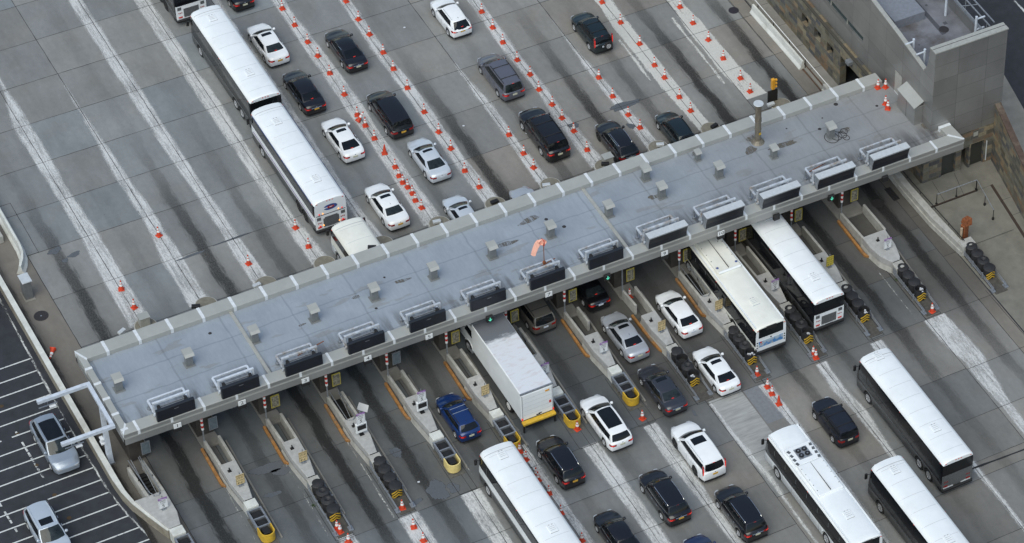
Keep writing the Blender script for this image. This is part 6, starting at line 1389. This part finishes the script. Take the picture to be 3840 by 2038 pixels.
def transit(name, label, at, fans):
    t = bus(name, label, at, 12.2, H=3.05 if not fans else 3.1, kind='transit', side='busblack', low='buswhite' if fans else 'buscream', rearup='buswhite', reardn='buswhite', axles=[3.3, 10.3], roofm='buscream' if not fans else 'buswhite', cat='bus', group='city buses', opts=('advert',) if not fans else ('rims',)); H = 3.05 if not fans else 3.1
    for s in (1, -1): MB().box(.2, 11.8, s*1.12-.05, s*1.12+.05, H-.17, H-.10).build('roof_channel', M['buswhite'], t)
    x0, x1 = (6.3, 10.2) if not fans else (4.9, 8.0)
    MB().prism([(x0, -.98), (x0, .98), (x1, .98), (x1, -.98)], H-.1, [H+.12, H+.12, H+.22, H+.22]).build('air_unit', M['buswhite' if fans else 'buscream'], t, bev=.09, seg=2)
    MB().box(x0+.15, x1-.1, -.012, .012, H+.1, H+.225).build('unit_seam', M['trim'], t)
    if not fans: MB().cyl((x0-.0, -.9, H+.08), (x0-.0, .9, H+.08), .10, n=12).build('unit_roll', M['buswhite'], t)
    c = MB()
    for x in ls(x0+.5, x1-.4, 5):
        for s in (1, -1): c.cbox((x, s*.86, H+.13+.02*(x-x0)), (.035, .06, .07))
    c.build('clip', M['trim'], t)
    if fans:
        MB().box(8.05, 9.85, -1.0, 1.0, H-.1, H+.16).build('fan_box', M['buswhite'], t, bev=.05); MB().box(8.45, 9.5, -.5, .5, H+.16, H+.2).build('fan_plate', M['steel'], t, bev=.05)
        for x in (8.75, 9.22):
            for y in (-.24, .24): MB().cyl((x, y, H+.2), (x, y, H+.26), .19, n=18).build('fan', M['ink'], t); MB().cyl((x, y, H+.26), (x, y, H+.27), .06, n=12).build('fan_hub', M['steel'], t)
        g = MB()
        for i in range(4):
            for s in (1, -1): g.cbox((8.2+.42*i, s*.86, H+.165), (.26, .2, .02), .3*s)
        g.build('louvre', M['grille'], t)
    else:
        MB().box(10.35, 11.9, -.95, .95, H-.1, H+.10).build('front_pod', M['buscream'], t, bev=.06)
        g = MB()
        for s in (1, -1): g.cbox((10.7, s*.86, H+.11), (.5, .22, .02))
        g.build('louvre', M['trim'], t)
        for s in (1, -1): MB().lathe([(.1, 0), (.01, .01)], (6.75, s*.78, H+.17), n=14).build('round_badge', M['busblue'], t)
transit('city_bus', 'cream roofed city bus with a picture advert on its back', (-56.8, -41.7), False)
transit('fan_bus', 'white city bus with four black roof fans at the bottom right', (-78.1, -37.4), True)
# minibus at the canopy
t = bus('shuttle_bus', 'cream shuttle bus half hidden behind the canopy edge', (-40.4, -19.42), 8.0, H=3.05, side='buscream', low='buswhite', roofm='buscream', axles=[1.6, 6.6], cat='bus', group='city buses', reardn='buscream')
for s in (1, -1):
    q = MB()
    for i in range(6): a = i/5; q.add([(5.2-.5*a, s*1.301, .9+.25*a), (5.35-.5*a, s*1.301, .9+.25*a), (4.6-.9*a, s*1.301, 2.0), (4.5-.9*a, s*1.301, 2.0)], [(0, 1, 2, 3)])
    q.build('red_swoosh', M['redpaint'], t, fix=False)
# box truck
t = thing('box_truck', 'white box truck with grey smeared roof under the canopy edge', 'truck', (-55.3, -25.05, .012))
def truck_roof():
    q = NT('truck_roof'); g = q.n('TexCoord').outputs['Object']; sp = q.n('SeparateXYZ'); q.L(g, sp.inputs[0]); n = q.noise(1.3, 5, .7, q.pos((2.2, .8, 1), True)); n2 = q.noise(1.6, 3, .6, q.pos((2, .8, 1), True))
    f = q.mr(q.math('ADD', sp.outputs[0], q.math('MULTIPLY', n, 1.6)), 6.2, 6.7, 0, 1); c = q.mix(f, (.72, .74, .78), (.16, .17, .19)); c = q.mix(q.math('MULTIPLY', q.mr(n2, .5, .7, 0, .5), q.math('SUBTRACT', 1., f)), c, (.60, .52, .50)); q.L(c, q.b.inputs['Base Color']); q.b.inputs['Roughness'].default_value = .45; q.b.inputs['Metallic'].default_value = .1; return q.m
MB().box(0, 7.95, -1.25, 1.25, .98, 3.68).build('cargo_box', M['buswhite'], t, bev=.04); MB().box(.06, 7.9, -1.2, 1.2, 3.68, 3.70).build('box_roof', truck_roof(), t); MB().box(7.85, 7.99, -1.27, 1.27, 3.55, 3.73).box(-.02, .08, -1.27, 1.27, 3.6, 3.72).build('edge_rail', M['steel'], t)
MB().box(-.03, .0, -1.12, 1.12, 1.1, 3.5).build('roll_door', M['buswhite'], t, bev=.01); s = MB()
for z in ls(1.5, 3.1, 5): s.box(-.034, -.03, -1.1, 1.1, z-.008, z+.008)
for y in (-1.18, 1.18): s.box(-.036, .0, y-.03, y+.03, 1.0, 3.5)
s.build('door_seam', M['seam'], t); MB().box(-.045, -.03, -.95, -.62, 3.15, 3.3).build('orange_label', M['trafficyellow'], t); MB().box(-.045, -.03, -1.05, -.9, 1.9, 2.15).build('red_label', M['redpaint'], t); MB().box(-.045, -.03, -.18, .12, 1.1, 1.2).box(-.06, -.03, -.3, -.05, 1.2, 1.26).build('latch', M['trim'], t)
MB().box(-.38, .0, -1.27, 1.27, .78, .98).build('yellow_bumper', M['yellow'], t, bev=.03); MB().box(-.4, -.1, -1.1, 1.1, .6, .78).build('tail_lift', M['trim'], t)
for y in (-1.2, 1.2): MB().box(-.3, -.2, y-.06, y+.06, .05, .8).build('mud_flap', M['trim'], t); MB().box(-.045, .02, y-.05, y+.05, 1.05, 1.25).build('tail_light', M['taillit'], t)
for x in (2.2, 8.9):
    for sd in (1, -1): wheel(t, x, sd*1.02, .5, sd, .3 if x > 5 else .42, M['reflect'] if x < 5 else M['rim'], 8)
MB().box(.3, 9.3, -.45, .45, .55, .95).build('chassis', M['trim'], t)
cab = MB(); P = [(8.05, .75), (8.05, 2.65), (8.35, 2.72), (9.2, 2.68), (9.75, 1.75), (10.75, 1.55), (10.95, 1.3), (10.95, .65)]
vs = [(x, -1.08, z) for x, z in P]+[(x, 1.08, z) for x, z in P]; n = len(P); cab.add(vs, [tuple(range(n)), tuple(range(n, 2*n))[::-1]]+[(i, (i+1) % n, n+(i+1) % n, n+i) for i in range(n)]); cab.build('cab', M['white'], t, bev=.06, seg=2)
for sd in (1, -1):
    MB().add([(8.35, sd*1.085, 1.75), (9.55, sd*1.085, 1.75), (9.15, sd*1.085, 2.5), (8.4, sd*1.085, 2.5)], [(0, 1, 2, 3)]).build('side_window', M['glass'], t, fix=False)
    MB().cyl((9.4, sd*1.1, 2.1), (9.6, sd*1.5, 2.1), .03, n=6).box(9.55, 9.65, sd*1.5-.1, sd*1.5+.1, 1.75, 2.4).build('mirror', M['trim'], t, bev=.02); MB().box(8.1, 9.0-.2, sd*1.1-.15, sd*1.1+.15, .5, .62).build('step', M['steel'], t)
    f = MB(); A = ls(R(10), R(170), 9)
    for a, b_ in zip(A[:-1], A[1:]): f.add([(8.9+.68*math.cos(a), sd*1.12, .5+.62*math.sin(a)), (8.9+.68*math.cos(b_), sd*1.12, .5+.62*math.sin(b_)), (8.9+.68*math.cos(b_), sd*.7, .5+.62*math.sin(b_)), (8.9+.68*math.cos(a), sd*.7, .5+.62*math.sin(a))], [(0, 1, 2, 3)])
    f.build('fender', M['white'], t)
MB().add([(9.23, -.95, 2.6), (9.23, .95, 2.6), (9.73, 1.0, 1.82), (9.73, -1.0, 1.82)], [(0, 1, 2, 3)]).build('windshield', M['clearish'], t, fix=False)
